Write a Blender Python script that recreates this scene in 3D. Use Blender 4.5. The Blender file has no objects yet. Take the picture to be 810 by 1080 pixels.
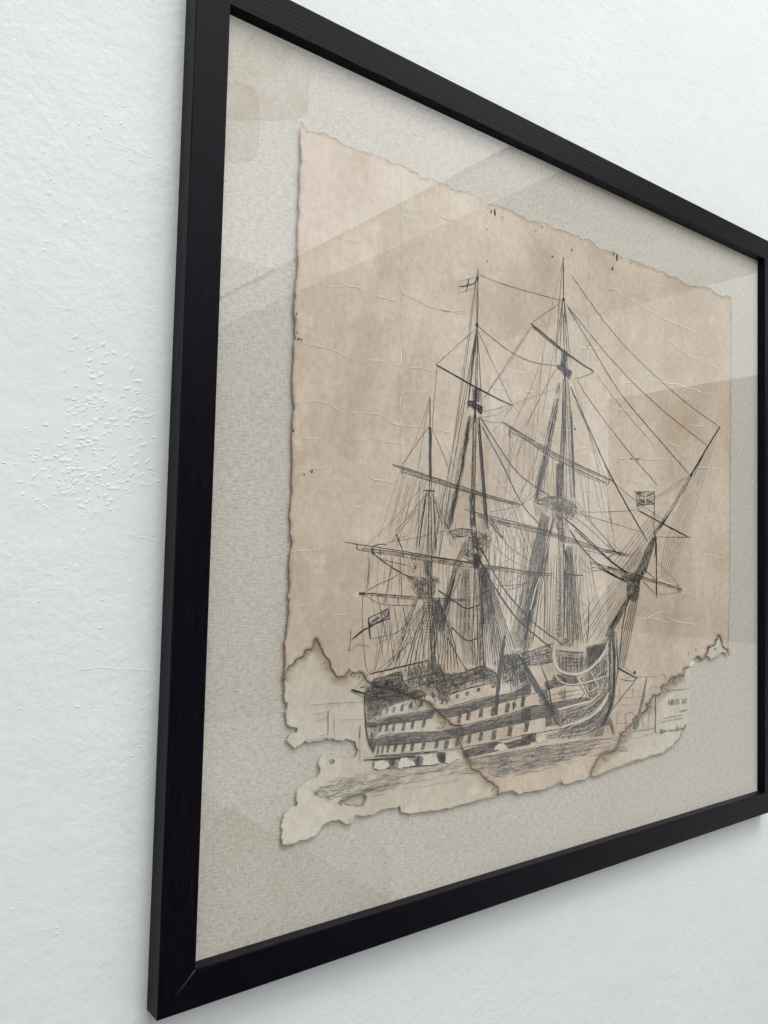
import bpy, math, random
from mathutils import Matrix, Vector
from mathutils.geometry import tessellate_polygon

random.seed(11)
SC = bpy.context.scene
COL = SC.collection

# ------------------------------------------------------------------ geometry of the place
# local frame coordinates: X along the wall, Z up, n = distance out of the frame's front face
W, H = 0.89927193, 0.8          # opening of the frame
BAR, DEPTH = 0.031, 0.021       # width of a rail, depth of the frame (front face to wall)
BASE_Z = 1.25                   # height of the frame's foot over the floor
CAM = (-0.29855755, 0.3341855, 0.6194868)             # (X, Z, n)
R = ((0.79112223, 0.02490612, 0.61115081),
     (0.05233726, -0.99826257, -0.0270675),
     (0.60941483, 0.05339966, -0.79105123))
F, CX, CY = 861.4742, 405.0, 540.0
N_LINEN, N_LOW, N_UP, N_INK, N_GLASS = -0.0116, -0.0087, -0.0081, -0.0079, -0.0062

def loc(X, Z, n):               # local (X, Z, n) -> coordinates under the picture's Empty
    return (X - W / 2, -n, Z + BAR)

def P(u, v, n):                 # point of the plane n that a traced photo point lies on
    a, b = (u - CX) / F, (v - CY) / F
    d = [R[0][i] * a + R[1][i] * b + R[2][i] for i in range(3)]
    k = (n - CAM[2]) / d[2]
    return loc(CAM[0] + k * d[0], CAM[1] + k * d[1], n)

# ------------------------------------------------------------------ materials
def newmat(name):
    m = bpy.data.materials.new(name); m.use_nodes = True
    nt = m.node_tree; nt.nodes.clear()
    out = nt.nodes.new('ShaderNodeOutputMaterial')
    return m, nt, out

class NT:
    def __init__(s, nt): s.nt = nt
    def n(s, t, **kw):
        x = s.nt.nodes.new('ShaderNode' + t)
        for k, v in kw.items():
            if k.startswith('i_'):
                x.inputs[k[2:].replace('_', ' ')].default_value = v
            else: setattr(x, k, v)
        return x
    def l(s, a, b): s.nt.links.new(a, b)
    def coords(s, scale=(1, 1, 1)):
        t = s.n('TexCoord'); m = s.n('Mapping'); m.inputs['Scale'].default_value = scale
        s.l(t.outputs['Object'], m.inputs['Vector']); return m.outputs['Vector']
    def noise(s, scale, det=4, rough=.55, vec=(1, 1, 1), dist=0.0):
        x = s.n('TexNoise'); x.inputs['Scale'].default_value = scale
        x.inputs['Detail'].default_value = det; x.inputs['Roughness'].default_value = rough
        x.inputs['Distortion'].default_value = dist
        s.l(s.coords(vec), x.inputs['Vector']); return x.outputs['Fac']
    def ramp(s, fac, stops):
        r = s.n('ValToRGB'); e = r.color_ramp.elements
        e[0].position, e[0].color = stops[0][0], stops[0][1]
        e[1].position, e[1].color = stops[-1][0], stops[-1][1]
        for p, c in stops[1:-1]:
            k = e.new(p); k.color = c
        s.l(fac, r.inputs['Fac']); return r.outputs['Color']
    def mixc(s, fac, a, b, mode='MIX'):
        m = s.n('Mix', data_type='RGBA', blend_type=mode)
        for sock, val in ((m.inputs[0], fac), (m.inputs[6], a), (m.inputs[7], b)):
            if hasattr(val, 'is_linked'): s.l(val, sock)
            else: sock.default_value = val
        return m.outputs[2]
    def math(s, op, a, b=0.0, c=None):
        m = s.n('Math', operation=op)
        for i, val in enumerate((a, b) if c is None else (a, b, c)):
            if hasattr(val, 'is_linked'): s.l(val, m.inputs[i])
            else: m.inputs[i].default_value = val
        return m.outputs[0]
    def bump(s, height, strength, dist, prev=None):
        b = s.n('Bump'); b.inputs['Strength'].default_value = strength; b.inputs['Distance'].default_value = dist
        s.l(height, b.inputs['Height'])
        if prev is not None: s.l(prev, b.inputs['Normal'])
        return b.outputs['Normal']

def g(v): return (v[0], v[1], v[2], 1.0)

def mat_wall():
    m, nt, out = newmat('white_plaster'); t = NT(nt)
    p = t.n('BsdfPrincipled'); p.inputs['Roughness'].default_value = .62
    p.inputs['Specular IOR Level'].default_value = .25
    c = t.ramp(t.noise(2.2, 5), [(.3, g((.80, .81, .815))), (.7, g((.84, .85, .855)))])
    t.l(c, p.inputs['Base Color'])
    fine = t.noise(210, 3, .55)
    mid = t.noise(62, 3, .5)
    big = t.noise(9, 3, .5)
    strk = t.noise(26, 4, .6, (1, 1, 2.2), .6)
    pt = t.n('MapRange'); pt.inputs[1].default_value = .38; pt.inputs[2].default_value = .68; pt.inputs[3].default_value = .35; pt.inputs[4].default_value = 1.0
    t.l(t.noise(4.5, 3, .5), pt.inputs[0])
    n1 = t.bump(t.math('MULTIPLY', fine, pt.outputs[0]), .32, .0026)
    n2 = t.bump(mid, .15, .0040, n1)
    n3 = t.bump(strk, .07, .006, n2)
    n4 = t.bump(big, .12, .012, n3)
    t.l(n4, p.inputs['Normal']); t.l(p.outputs[0], out.inputs[0]); return m

def mat_wood(name, vec):
    m, nt, out = newmat(name); t = NT(nt)
    p = t.n('BsdfPrincipled')
    gr = t.noise(60, 6, .65, vec)
    c = t.ramp(gr, [(.35, g((.0014, .0010, .0030))), (.6, g((.0038, .0029, .0070))), (.78, g((.017, .0145, .024)))])
    t.l(c, p.inputs['Base Color'])
    r = t.n('MapRange'); r.inputs[3].default_value = .26; r.inputs[4].default_value = .42
    t.l(gr, r.inputs[0]); t.l(r.outputs[0], p.inputs['Roughness'])
    p.inputs['Specular IOR Level'].default_value = .10
    t.l(t.bump(gr, .6, .0008), p.inputs['Normal'])
    t.l(p.outputs[0], out.inputs[0]); return m

def mat_linen():
    m, nt, out = newmat('natural_linen'); t = NT(nt)
    p = t.n('BsdfPrincipled'); p.inputs['Roughness'].default_value = .9
    p.inputs['Specular IOR Level'].default_value = .1
    weft = t.noise(1.0, 3, .6, (150, 1, 720))
    warp = t.noise(1.0, 3, .6, (640, 1, 140))
    wv_ = t.n('TexWave', wave_type='BANDS', bands_direction='Z'); wv_.inputs['Scale'].default_value = 172
    wv_.inputs['Distortion'].default_value = 2.2; wv_.inputs['Detail'].default_value = 3; wv_.inputs['Detail Scale'].default_value = .35
    t.l(t.coords((1, 1, 1)), wv_.inputs['Vector'])
    thr = t.math('ADD', t.math('MULTIPLY', t.math('SUBTRACT', wv_.outputs['Fac'], .5), .20), .5)
    s = t.math('ADD', t.math('ADD', t.math('MULTIPLY', weft, .42), t.math('MULTIPLY', warp, .28)), t.math('MULTIPLY', thr, .30))
    c = t.ramp(s, [(.36, g((.455, .404, .345))), (.5, g((.705, .642, .575))), (.64, g((.86, .80, .745)))])
    cl = t.ramp(t.noise(3.2, 4), [(.35, g((.93, .925, .91))), (.68, g((1, 1, 1)))])
    slub = t.ramp(t.noise(1.0, 2, .5, (110, 1, 800)), [(.66, g((1, 1, 1))), (.78, g((.80, .77, .70)))])
    c = t.mixc(1.0, t.mixc(1.0, c, cl, 'MULTIPLY'), slub, 'MULTIPLY')
    t.l(c, p.inputs['Base Color'])
    t.l(t.bump(s, .5, .0008), p.inputs['Normal'])
    t.l(p.outputs[0], out.inputs[0]); return m

def mat_paper(name, lo, mid, hi, blot, seed):
    m, nt, out = newmat(name); t = NT(nt)
    p = t.n('BsdfPrincipled'); p.inputs['Roughness'].default_value = .8
    p.inputs['Specular IOR Level'].default_value = .15
    a = t.noise(7.5, 7, .62, (1, 1, .8), .35)
    c = t.ramp(a, [(.33, g(lo)), (.5, g(mid)), (.68, g(hi))])
    st = t.ramp(t.noise(3.6, 5, .6, (1.6, 1, .7), .2), [(.42, g(blot)), (.6, g((1, 1, 1)))])
    sp = t.ramp(t.noise(150, 3, .6), [(.30, g((.90, .885, .86))), (.62, g((1.03, 1.03, 1.03)))])
    fib = t.ramp(t.noise(1.0, 3, .6, (520, 1, 60)), [(.3, g((.94, .94, .93))), (.7, g((1.04, 1.04, 1.04)))])
    pale = t.ramp(t.noise(26, 6, .72), [(.56, g((0, 0, 0))), (.74, g((.55, .55, .55)))])
    c = t.mixc(1.0, t.mixc(1.0, t.mixc(1.0, c, st, 'MULTIPLY'), sp, 'MULTIPLY'), fib, 'MULTIPLY')
    c = t.mixc(pale, c, g((hi[0] * 1.06, hi[1] * 1.08, hi[2] * 1.10)))
    t.l(c, p.inputs['Base Color'])
    n1 = t.bump(t.noise(30, 6, .65), .25, .0015)
    n2 = t.bump(t.noise(5, 3, .5, (1, 1, 2.2)), .35, .008, n1)
    t.l(n2, p.inputs['Normal'])
    t.l(p.outputs[0], out.inputs[0]); return m

def mat_flat(name, c, rough=.85, var=.25, scale=300):
    m, nt, out = newmat(name); t = NT(nt)
    p = t.n('BsdfPrincipled'); p.inputs['Roughness'].default_value = rough
    p.inputs['Specular IOR Level'].default_value = .1
    k = t.ramp(t.noise(scale, 3), [(.3, g(tuple(x * (1 - var) for x in c))), (.7, g(tuple(x * (1 + var) for x in c)))])
    t.l(k, p.inputs['Base Color']); t.l(p.outputs[0], out.inputs[0]); return m

def mat_fade(name, c, lo, hi, amax, power=1.6, scale=160):
    """thin stain: colour c, opacity from the 'fade' attribute, broken up by noise"""
    m, nt, out = newmat(name); t = NT(nt)
    d = t.n('BsdfDiffuse'); d.inputs['Color'].default_value = g(c)
    tr = t.n('BsdfTransparent'); mx = t.n('MixShader')
    at = t.n('Attribute', attribute_name='fade')
    f = t.math('POWER', at.outputs['Fac'], power)
    nz = t.n('MapRange'); nz.inputs[1].default_value = .3; nz.inputs[2].default_value = .7
    nz.inputs[3].default_value = lo; nz.inputs[4].default_value = hi
    t.l(t.noise(scale, 4), nz.inputs[0])
    f = t.math('MULTIPLY', t.math('MULTIPLY', f, nz.outputs[0]), amax)
    t.l(f, mx.inputs[0]); t.l(tr.outputs[0], mx.inputs[1]); t.l(d.outputs[0], mx.inputs[2])
    t.l(mx.outputs[0], out.inputs[0]); return m

def mat_wash(name, c, lo, hi, scale, vec=(1, 1, 1)):
    m, nt, out = newmat(name); t = NT(nt)
    d = t.n('BsdfDiffuse'); d.inputs['Color'].default_value = g(c)
    tr = t.n('BsdfTransparent'); mx = t.n('MixShader')
    nz = t.n('MapRange'); nz.inputs[1].default_value = .35; nz.inputs[2].default_value = .65
    nz.inputs[3].default_value = lo; nz.inputs[4].default_value = hi
    t.l(t.noise(scale, 4, .6, vec), nz.inputs[0])
    t.l(nz.outputs[0], mx.inputs[0]); t.l(tr.outputs[0], mx.inputs[1]); t.l(d.outputs[0], mx.inputs[2])
    t.l(mx.outputs[0], out.inputs[0]); return m

def mat_glass():
    m, nt, out = newmat('picture_glass'); t = NT(nt)
    lw = t.n('LayerWeight'); lw.inputs[0].default_value = .5
    fr = t.math('MULTIPLY_ADD', t.math('POWER', lw.outputs['Facing'], 5.0), .96, .04)     # same from both sides of the pane
    f = t.math('DIVIDE', t.math('MULTIPLY', fr, 2.0), t.math('ADD', fr, 1.0))
    gl = t.n('BsdfGlossy'); gl.inputs['Roughness'].default_value = 0.0
    tr = t.n('BsdfTransparent'); tr.inputs['Color'].default_value = (.985, .99, .985, 1)
    mx = t.n('MixShader'); t.l(f, mx.inputs[0]); t.l(tr.outputs[0], mx.inputs[1]); t.l(gl.outputs[0], mx.inputs[2])
    t.l(mx.outputs[0], out.inputs[0]); return m

def mat_clear():
    m, nt, out = newmat('glass_edge'); t = NT(nt)
    tr = t.n('BsdfTransparent'); tr.inputs['Color'].default_value = (.995, 1, .997, 1)
    t.l(tr.outputs[0], out.inputs[0]); return m

M = dict(
    wall=mat_wall(), wood_v=mat_wood('black_wood_upright', (9, 9, .45)), wood_h=mat_wood('black_wood_level', (.45, 9, 9)),
    mitre=mat_flat('mitre_filler', (.10, .095, .095)),
    linen=mat_linen(),
    paper=mat_paper('aged_paper', (.635, .512, .412), (.765, .640, .538), (.85, .738, .640), (.90, .87, .83), 1),
    low=mat_paper('pale_paper', (.66, .58, .48), (.75, .675, .575), (.82, .755, .665), (.94, .91, .87), 2),
    scrap=mat_flat('pale_scrap', (.66, .61, .54), .8, .08, 90),
    inkd=mat_flat('ink_dark', (.046, .046, .050)), inkm=mat_flat('ink_grey', (.125, .121, .118)),
    inks=mat_flat('ink_soft', (.25, .23, .21)),
    white=mat_flat('paper_white_line', (.75, .665, .565), .85, .1, 200),
    wash=mat_wash('ink_wash', (.10, .098, .098), .22, .58, 600), washl=mat_wash('ink_wash_light', (.13, .125, .12), .0, .30, 420),
    burn=mat_fade('burnt_brown', (.17, .088, .045), .25, 1.0, .90, 1.5, 110),
    char=mat_fade('charred_edge', (.060, .034, .020), .05, 1.0, .85, .9, 140),
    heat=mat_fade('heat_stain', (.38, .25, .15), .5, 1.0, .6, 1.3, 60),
    age=mat_fade('age_stain', (.40, .27, .20), .2, 1.0, .42, 1.3, 90),
    stain=mat_fade('linen_stain', (.60, .475, .33), .2, 1.0, .42, 1.0, 30),
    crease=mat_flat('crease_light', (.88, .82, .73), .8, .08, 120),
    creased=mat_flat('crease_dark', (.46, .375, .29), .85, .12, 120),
    fleck=mat_fade('rubbed_pale', (.80, .735, .645), .25, .85, .85, 1.0, 260), browned=mat_fade('browned_thin', (.20, .125, .075), .0, 1.0, .75, 1.1, 70),
    glass=mat_glass(), clear=mat_clear(),
)

# ------------------------------------------------------------------ objects
def link(name, verts, faces, mats, parent=None, fm=None, fade=None, smooth=False):
    me = bpy.data.meshes.new(name); me.from_pydata(verts, [], faces)
    for m in (mats if isinstance(mats, (list, tuple)) else [mats]): me.materials.append(m)
    if fm: me.polygons.foreach_set('material_index', fm)
    if fade is not None:
        a = me.attributes.new('fade', 'FLOAT', 'POINT'); a.data.foreach_set('value', fade)
    me.update()
    o = bpy.data.objects.new(name, me); COL.objects.link(o)
    if parent: o.parent = parent
    return o

root = bpy.data.objects.new('framed_picture', None); COL.objects.link(root)
root.location = (0, 0, BASE_Z)
root['label'] = 'black wooden framed ink drawing of a three-masted sailing warship on torn paper, white wall'
root['category'] = 'framed picture'

# ---- frame rails: mitred prisms with softened edges
def rail(name, A0, A1, B0, B1, horiz):
    """A0-A1 outer edge, B0-B1 inner edge, (X,Z)"""
    c = .0010
    def off(p, q, k):  # from p towards q
        L = math.hypot(q[0] - p[0], q[1] - p[1]); return (p[0] + (q[0] - p[0]) * k / L, p[1] + (q[1] - p[1]) * k / L)
    rings = []
    for (O, I) in ((A0, B0), (A1, B1)):
        d = math.sqrt(2)
        rings.append([(O, -DEPTH), (O, -c), (off(O, I, c * d * .3), -c * .3), (off(O, I, c * d), 0), (off(I, O, c * d * .8), 0), (off(I, O, c * d * .2), -c * .3),
                      (I, -c), (I, -.0125), (off(I, O, .010), -.0125), (off(I, O, .010), -DEPTH + .001)])
    V, Fc = [], []
    for r in rings:
        for (p, n) in r: V.append(loc(p[0], p[1], n))
    k = len(rings[0])
    for i in range(k): Fc.append((i, (i + 1) % k, k + (i + 1) % k, k + i))
    Fc.append(tuple(range(k - 1, -1, -1))); Fc.append(tuple(range(k, 2 * k)))
    return link(name, V, Fc, M['wood_h'] if horiz else M['wood_v'], root)
b = BAR
rail('frame_rail', (-b, -b), (-b, H + b), (0, 0), (0, H), False)
rail('frame_rail', (-b, H + b), (W + b, H + b), (0, H), (W, H), True)
rail('frame_rail', (W + b, H + b), (W + b, -b), (W, H), (W, 0), False)
rail('frame_rail', (W + b, -b), (-b, -b), (W, 0), (0, 0), True)
# worn pale line of filler in the lower mitre
V, Fc = [], []
for i in range(9):
    s = i / 8; k = -.0006 - s * .016; w = .00035 * (1 - s) ** 1.2 + .00005
    V += [loc(k - w, k + w, .00006), loc(k + w, k - w, .00006)]
Fc = [(2 * i, 2 * i + 1, 2 * i + 3, 2 * i + 2) for i in range(8)]
link('mitre_line', V, Fc, M['mitre'], [o for o in root.children if o.name.startswith('frame_rail')][0])

# ---- glass and linen
def slab(name, x0, x1, z0, z1, n0, n1, mats, front=0, parent=root, fm=None):
    V = [loc(x, z, n) for n in (n0, n1) for (x, z) in ((x0, z0), (x1, z0), (x1, z1), (x0, z1))]
    Fc = [(0, 3, 2, 1), (4, 5, 6, 7), (0, 1, 5, 4), (1, 2, 6, 5), (2, 3, 7, 6), (3, 0, 4, 7)]
    return link(name, V, Fc, mats, parent, fm)
e = .006
slab('glass_pane', -e, W + e, -e, H + e, N_GLASS - .0011, N_GLASS, [M['clear'], M['glass']], fm=[0, 1, 0, 0, 0, 0])
slab('linen_backing', -e, W + e, -e, H + e, N_LINEN - .0018, N_LINEN, M['linen'])

# ------------------------------------------------------------------ traced outlines (photo points, several tracing sheets)
def cr(x0, y0, s): return lambda *pts: [(x0 + u / s, y0 + v / s) for (u, v) in pts]
ca = cr(360, 540, 4.05); cb = cr(360, 700, 4.05); cc = cr(540, 540, 4.05); cd = cr(540, 680, 3.375)
ce = cr(400, 380, 4.909); cf = cr(460, 270, 4.5); cg = cr(520, 420, 5.0625); ch = cr(640, 430, 5.0625)
cl = cr(280, 660, 4.05); cp = cr(280, 120, 3.115); cq = cr(520, 150, 2.793)
h1 = cr(370, 700, 8.1); h2 = cr(460, 690, 8.1); h3 = cr(550, 670, 8.1); h4 = cr(620, 620, 6.353)
e1 = cr(290, 300, 4.05); e2 = cr(280, 540, 6.0); e3 = cr(680, 660, 7.364); e4 = cr(430, 760, 3.0)
m1 = cr(360, 560, 8.1); m2 = cr(440, 540, 8.1); m3 = cr(530, 500, 7.364); m4 = cr(430, 600, 6.231)
m5 = cr(540, 580, 6.75); m6 = cr(600, 560, 6.231); m7 = cr(450, 280, 7.2); m8 = cr(550, 260, 6.75)

def rough(pts, amp, step=1.3, closed=False):
    """fractal ragged version of a polyline"""
    out = []
    def rec(p, q, a):
        L = math.hypot(q[0] - p[0], q[1] - p[1])
        if L < step: out.append(p); return
        k = random.gauss(0, 1) * a * min(L, 14)
        m = ((p[0] + q[0]) / 2 - (q[1] - p[1]) / L * k, (p[1] + q[1]) / 2 + (q[0] - p[0]) / L * k)
        rec(p, m, a * .95); rec(m, q, a * .95)
    n = len(pts)
    for i in range(n if closed else n - 1): rec(pts[i], pts[(i + 1) % n], amp)
    if not closed: out.append(pts[-1])
    return out

top = cp((118, 25), (125, 45), (160, 60), (200, 68), (240, 88), (270, 105), (330, 125), (400, 150), (440, 165), (490, 190), (520, 214), (545, 210), (600, 235), (650, 255), (700, 277), (722, 290), (728, 300)) + \
      cq((12, 186), (60, 205), (128, 233), (180, 255), (235, 275), (300, 300), (358, 322), (420, 350), (480, 375), (540, 399), (556, 410), (600, 425), (650, 440), (690, 450), (703, 465))
right = [(771.7, 320), (771.4, 400), (771, 480), (770.4, 560), (769.6, 640), (768.6, 686)]
torn_r = e3((650, 235), (640, 205), (636, 182), (608, 166), (595, 130), (575, 75), (553, 120), (545, 150), (500, 165), (490, 200), (476, 226), (462, 262), (450, 272), (428, 246), (392, 260), (380, 285), (348, 318), (312, 345), (305, 400), (265, 385), (240, 420), (215, 400), (190, 430), (150, 455), (130, 480), (125, 530), (90, 545), (70, 540), (45, 590), (20, 655), (0, 668)) + \
         h4((370, 842), (340, 855), (310, 900), (265, 940), (255, 965), (215, 980), (205, 1040)) + e4((672, 70), (650, 98), (610, 108), (600, 125), (585, 150), (580, 174))
lobe = e4((580, 174), (540, 190), (495, 203), (485, 187), (465, 195), (455, 210), (400, 222), (350, 235), (335, 222), (285, 236))
torn_m = e4((285, 236), (285, 210), (250, 190), (240, 180), (205, 155), (195, 130)) + h2((272, 905), (240, 830), (215, 780), (226, 700), (220, 640), (200, 612), (120, 596), (60, 530), (10, 480)) + \
         h1((710, 385), (660, 330), (600, 300), (420, 255), (300, 205), (170, 165), (133, 140), (110, 100), (75, 70), (40, 85), (8, 70))
torn_l = e2((540, 1003), (528, 1000), (500, 1040), (450, 1045), (435, 1020), (410, 980), (405, 940), (360, 890), (340, 840), (320, 803), (305, 840), (290, 870), (250, 880), (240, 915), (200, 930), (170, 970), (150, 975), (130, 1010), (118, 1075))
left = e2((122, 1000), (126, 870), (135, 760), (145, 660), (155, 640), (148, 590), (155, 550), (140, 545), (150, 500), (155, 470), (150, 400), (156, 375), (148, 350), (155, 290), (165, 230), (165, 150), (155, 140), (158, 40)) + \
       e1((62, 1000), (70, 850), (74, 700), (76, 620), (80, 500), (82, 300), (80, 245), (90, 230), (86, 150), (88, 50)) + cp((104, 520), (108, 300), (112, 200), (119, 150), (115, 100))
segs = [(rough(top, .11), 'age'), (rough(right, .012), 'soft'), (rough(torn_r, .12), 'burn'), (rough(lobe, .06), 'thin'),
        (rough(torn_m, .10), 'burn'), (rough(torn_l, .10), 'burn'), (rough(left, .05), 'age')]

low_left = cl((92, 150), (84, 190), (80, 280), (95, 330), (90, 400), (105, 430), (137, 438), (132, 455), (100, 465), (90, 490), (125, 525), (165, 492), (200, 495), (260, 480), (320, 490), (350, 482), (385, 495), (398, 530), (385, 560), (340, 562), (290, 556), (235, 556), (222, 590), (230, 630), (215, 645), (160, 670), (135, 700), (130, 740), (137, 760), (75, 805), (68, 850), (65, 937))
low_bot = cl((65, 937), (110, 935), (190, 910), (235, 880), (245, 855), (310, 830), (345, 850), (375, 840), (385, 810), (460, 808), (520, 780), (575, 768), (578, 795)) + cb((262, 636), (320, 636), (420, 626), (500, 606), (600, 580)) + e4((285, 236), (335, 226), (400, 226), (485, 198), (560, 184), (580, 175), (650, 155), (720, 130), (780, 110)) + \
          cd((510, 397), (560, 372), (600, 332), (617, 296), (622, 286))
low_r = [(725.6, 757), (727.2, 740), (727.6, 726), (728, 705)]
low_in = [(735, 690), (735, 660), (620, 640), (480, 640), (330, 640), (304, 690)]     # hidden under the upper sheet
low_segs = [(rough(low_left, .10), 'thin'), (rough(low_bot, .075), 'thin'), (low_r, 'none'), (low_in, 'none')]
hole = rough(cl((315, 765), (320, 745), (350, 738), (385, 720), (425, 720), (432, 740), (420, 765), (390, 768), (360, 762), (330, 752)), .08, closed=True)
hole2 = rough(cl((274, 574), (290, 568), (296, 580), (285, 590), (275, 586)), .08, closed=True)

def join(segs):
    pts = []
    for s, k in segs:
        for p in s:
            if not pts or math.hypot(p[0] - pts[-1][0], p[1] - pts[-1][1]) > .25: pts.append(p)
    if math.hypot(pts[0][0] - pts[-1][0], pts[0][1] - pts[-1][1]) < .25: pts.pop()
    return pts

def sheet(name, loops, n, mat, th=.0004):
    V, Fc = [], []
    flat = [[Vector((x, y, 0)) for (x, y) in lp] for lp in loops]
    allp = [p for lp in loops for p in lp]; N = len(allp)
    for (x, y) in allp: V.append(P(x, y, n))
    for (x, y) in allp:
        q = P(x, y, n); V.append((q[0], q[1] + th, q[2]))
    for tri in tessellate_polygon(flat):
        a, b_, c = tri
        va, vb, vc = (Vector(V[i]) for i in tri)
        if (vb - va).cross(vc - va).y > 0: tri = (a, c, b_)
        Fc.append(tuple(tri))
    base = 0
    for lp in loops:
        k = len(lp)
        for i in range(k):
            j = (i + 1) % k; Fc.append((base + i, base + j, base + j + N, base + i + N))
        base += k
    return link(name, V, Fc, mat, root)

def inside(p, poly):
    x, y = p; c = False; j = len(poly) - 1
    for i in range(len(poly)):
        xi, yi = poly[i]; xj, yj = poly[j]
        if (yi > y) != (yj > y) and x < (xj - xi) * (y - yi) / (yj - yi) + xi: c = not c
        j = i
    return c

class Strip:                       # gathers tapered flat bands, lets them become one mesh
    def __init__(s): s.V, s.F, s.fm, s.fade = [], [], [], []
    def band(s, L, Rr, n, mi=0, fl=1.0, fr=1.0):
        b0 = len(s.V)
        for a, c in zip(L, Rr):
            s.V.append(P(a[0], a[1], n)); s.V.append(P(c[0], c[1], n)); s.fade += [fl, fr]
        for i in range(len(L) - 1):
            s.F.append((b0 + 2 * i, b0 + 2 * i + 1, b0 + 2 * i + 3, b0 + 2 * i + 2)); s.fm.append(mi)
    def make(s, name, mats, parent, fade=False):
        return link(name, s.V, s.F, mats, parent, s.fm if isinstance(mats, list) else None, s.fade if fade else None)

def normals(pts, k=3):
    out = []
    for i in range(len(pts)):
        a = pts[max(0, i - k)]; c = pts[min(len(pts) - 1, i + k)]
        dx, dy = c[0] - a[0], c[1] - a[1]; L = math.hypot(dx, dy) or 1
        out.append((-dy / L, dx / L))
    return out

def rim(strip, pts, w, n, poly, inward=True, var=.35, mi=0):
    """soft band along an edge, fading away from it"""
    nn = normals(pts)
    mid = len(pts) // 2
    sgn = 1 if inside((pts[mid][0] + nn[mid][0] * 1.2, pts[mid][1] + nn[mid][1] * 1.2), poly) else -1
    if not inward: sgn = -sgn
    ws = []; cur = 1.0
    for i in range(len(pts)):
        cur += random.gauss(0, .10); cur = max(1 - var, min(1 + var, cur)); ws.append(w * cur * sgn)
    Lp = pts; Rp = [(p[0] + q[0] * k, p[1] + q[1] * k) for p, q, k in zip(pts, nn, ws)]
    b0 = len(strip.V)
    for i in range(len(pts) - 1):
        z = n + random.random() * .00003
        strip.band([Lp[i], Lp[i + 1]], [Rp[i], Rp[i + 1]], z, mi, 1.0, 0.0)

up_poly = join(segs); low_poly = join(low_segs)
lower = sheet('lower_paper', [low_poly, hole, hole2], N_LOW, M['low'])
lower['label'] = 'paler torn lower paper with the caption corner'
upper = sheet('upper_paper', [up_poly], N_UP, M['paper'])
upper['label'] = 'aged tan upper paper with burnt lower edge'

burnS, charS, ageS = Strip(), Strip(), Strip()
for s, k in segs:
    if k == 'burn':
        rim(burnS, s, 3.6, N_UP + .00004, up_poly); rim(charS, s, 1.0, N_UP + .00009, up_poly)
    elif k == 'age':
        rim(ageS, s, 3.2, N_UP + .00004, up_poly); rim(charS, s, .45, N_UP + .00009, up_poly, var=.9)
    elif k == 'soft':
        rim(ageS, s, 2.2, N_UP + .00004, up_poly)
    else: rim(burnS, s, 1.0, N_UP + .00004, up_poly, var=1.0)
burnS.make('burnt_edge', M['burn'], upper, True)
charS.make('charred_rim', M['char'], upper, True)
ageS.make('browned_margin', M['age'], upper, True)
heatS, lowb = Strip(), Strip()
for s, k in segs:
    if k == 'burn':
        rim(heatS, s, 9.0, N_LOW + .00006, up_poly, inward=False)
heat_ok = Strip()
for f_, i in zip(heatS.F, range(len(heatS.F))): pass
for s, k in low_segs:
    if k == 'thin': rim(lowb, s, 1.5, N_LOW + .00008, low_poly, var=1.0)
for hl in (hole, hole2): rim(lowb, hl + hl[:1], 1.8, N_LOW + .00008, low_poly if False else hl, inward=False, var=.6)
# keep the heat stain on the lower sheet only
def prune(strip, test):
    F2, m2_ = [], []
    for f_, mi in zip(strip.F, strip.fm):
        if all(test(strip.px[i]) for i in f_): F2.append(f_); m2_.append(mi)
    strip.F, strip.fm = F2, m2_
def back(v):                       # local point -> photo point, to test against outlines
    X, Z, n = v[0] + W / 2, v[2] - BAR, -v[1]
    d = (X - CAM[0], Z - CAM[1], n - CAM[2])
    c = [sum(R[i][j] * d[j] for j in range(3)) for i in range(3)]
    return (CX + F * c[0] / c[2], CY + F * c[1] / c[2])
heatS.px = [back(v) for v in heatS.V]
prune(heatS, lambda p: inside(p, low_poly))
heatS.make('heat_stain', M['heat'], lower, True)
lowb.make('browned_edge', M['browned'], lower, True)

# little island scrap in the torn right corner
isl = rough(e3((575, 78), (594, 132), (606, 168), (628, 186), (636, 205), (640, 225), (610, 204), (590, 212), (560, 242), (520, 262), (490, 240), (478, 226), (494, 200), (503, 168), (547, 152), (555, 122)), .06, closed=True)
scrap = sheet('paper_scrap', [isl], N_LOW + .0001, M['scrap'])
st = Strip(); rim(st, isl + isl[:1], 1.1, N_LOW + .0002, isl, var=.6); st.make('burnt_edge', M['char'], scrap, True)
flap = rough(e3((345, 318), (350, 292), (382, 264), (388, 286), (372, 310)), .05, closed=True)
fl = sheet('paper_scrap', [flap], N_UP + .00025, M['crease'])

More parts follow.
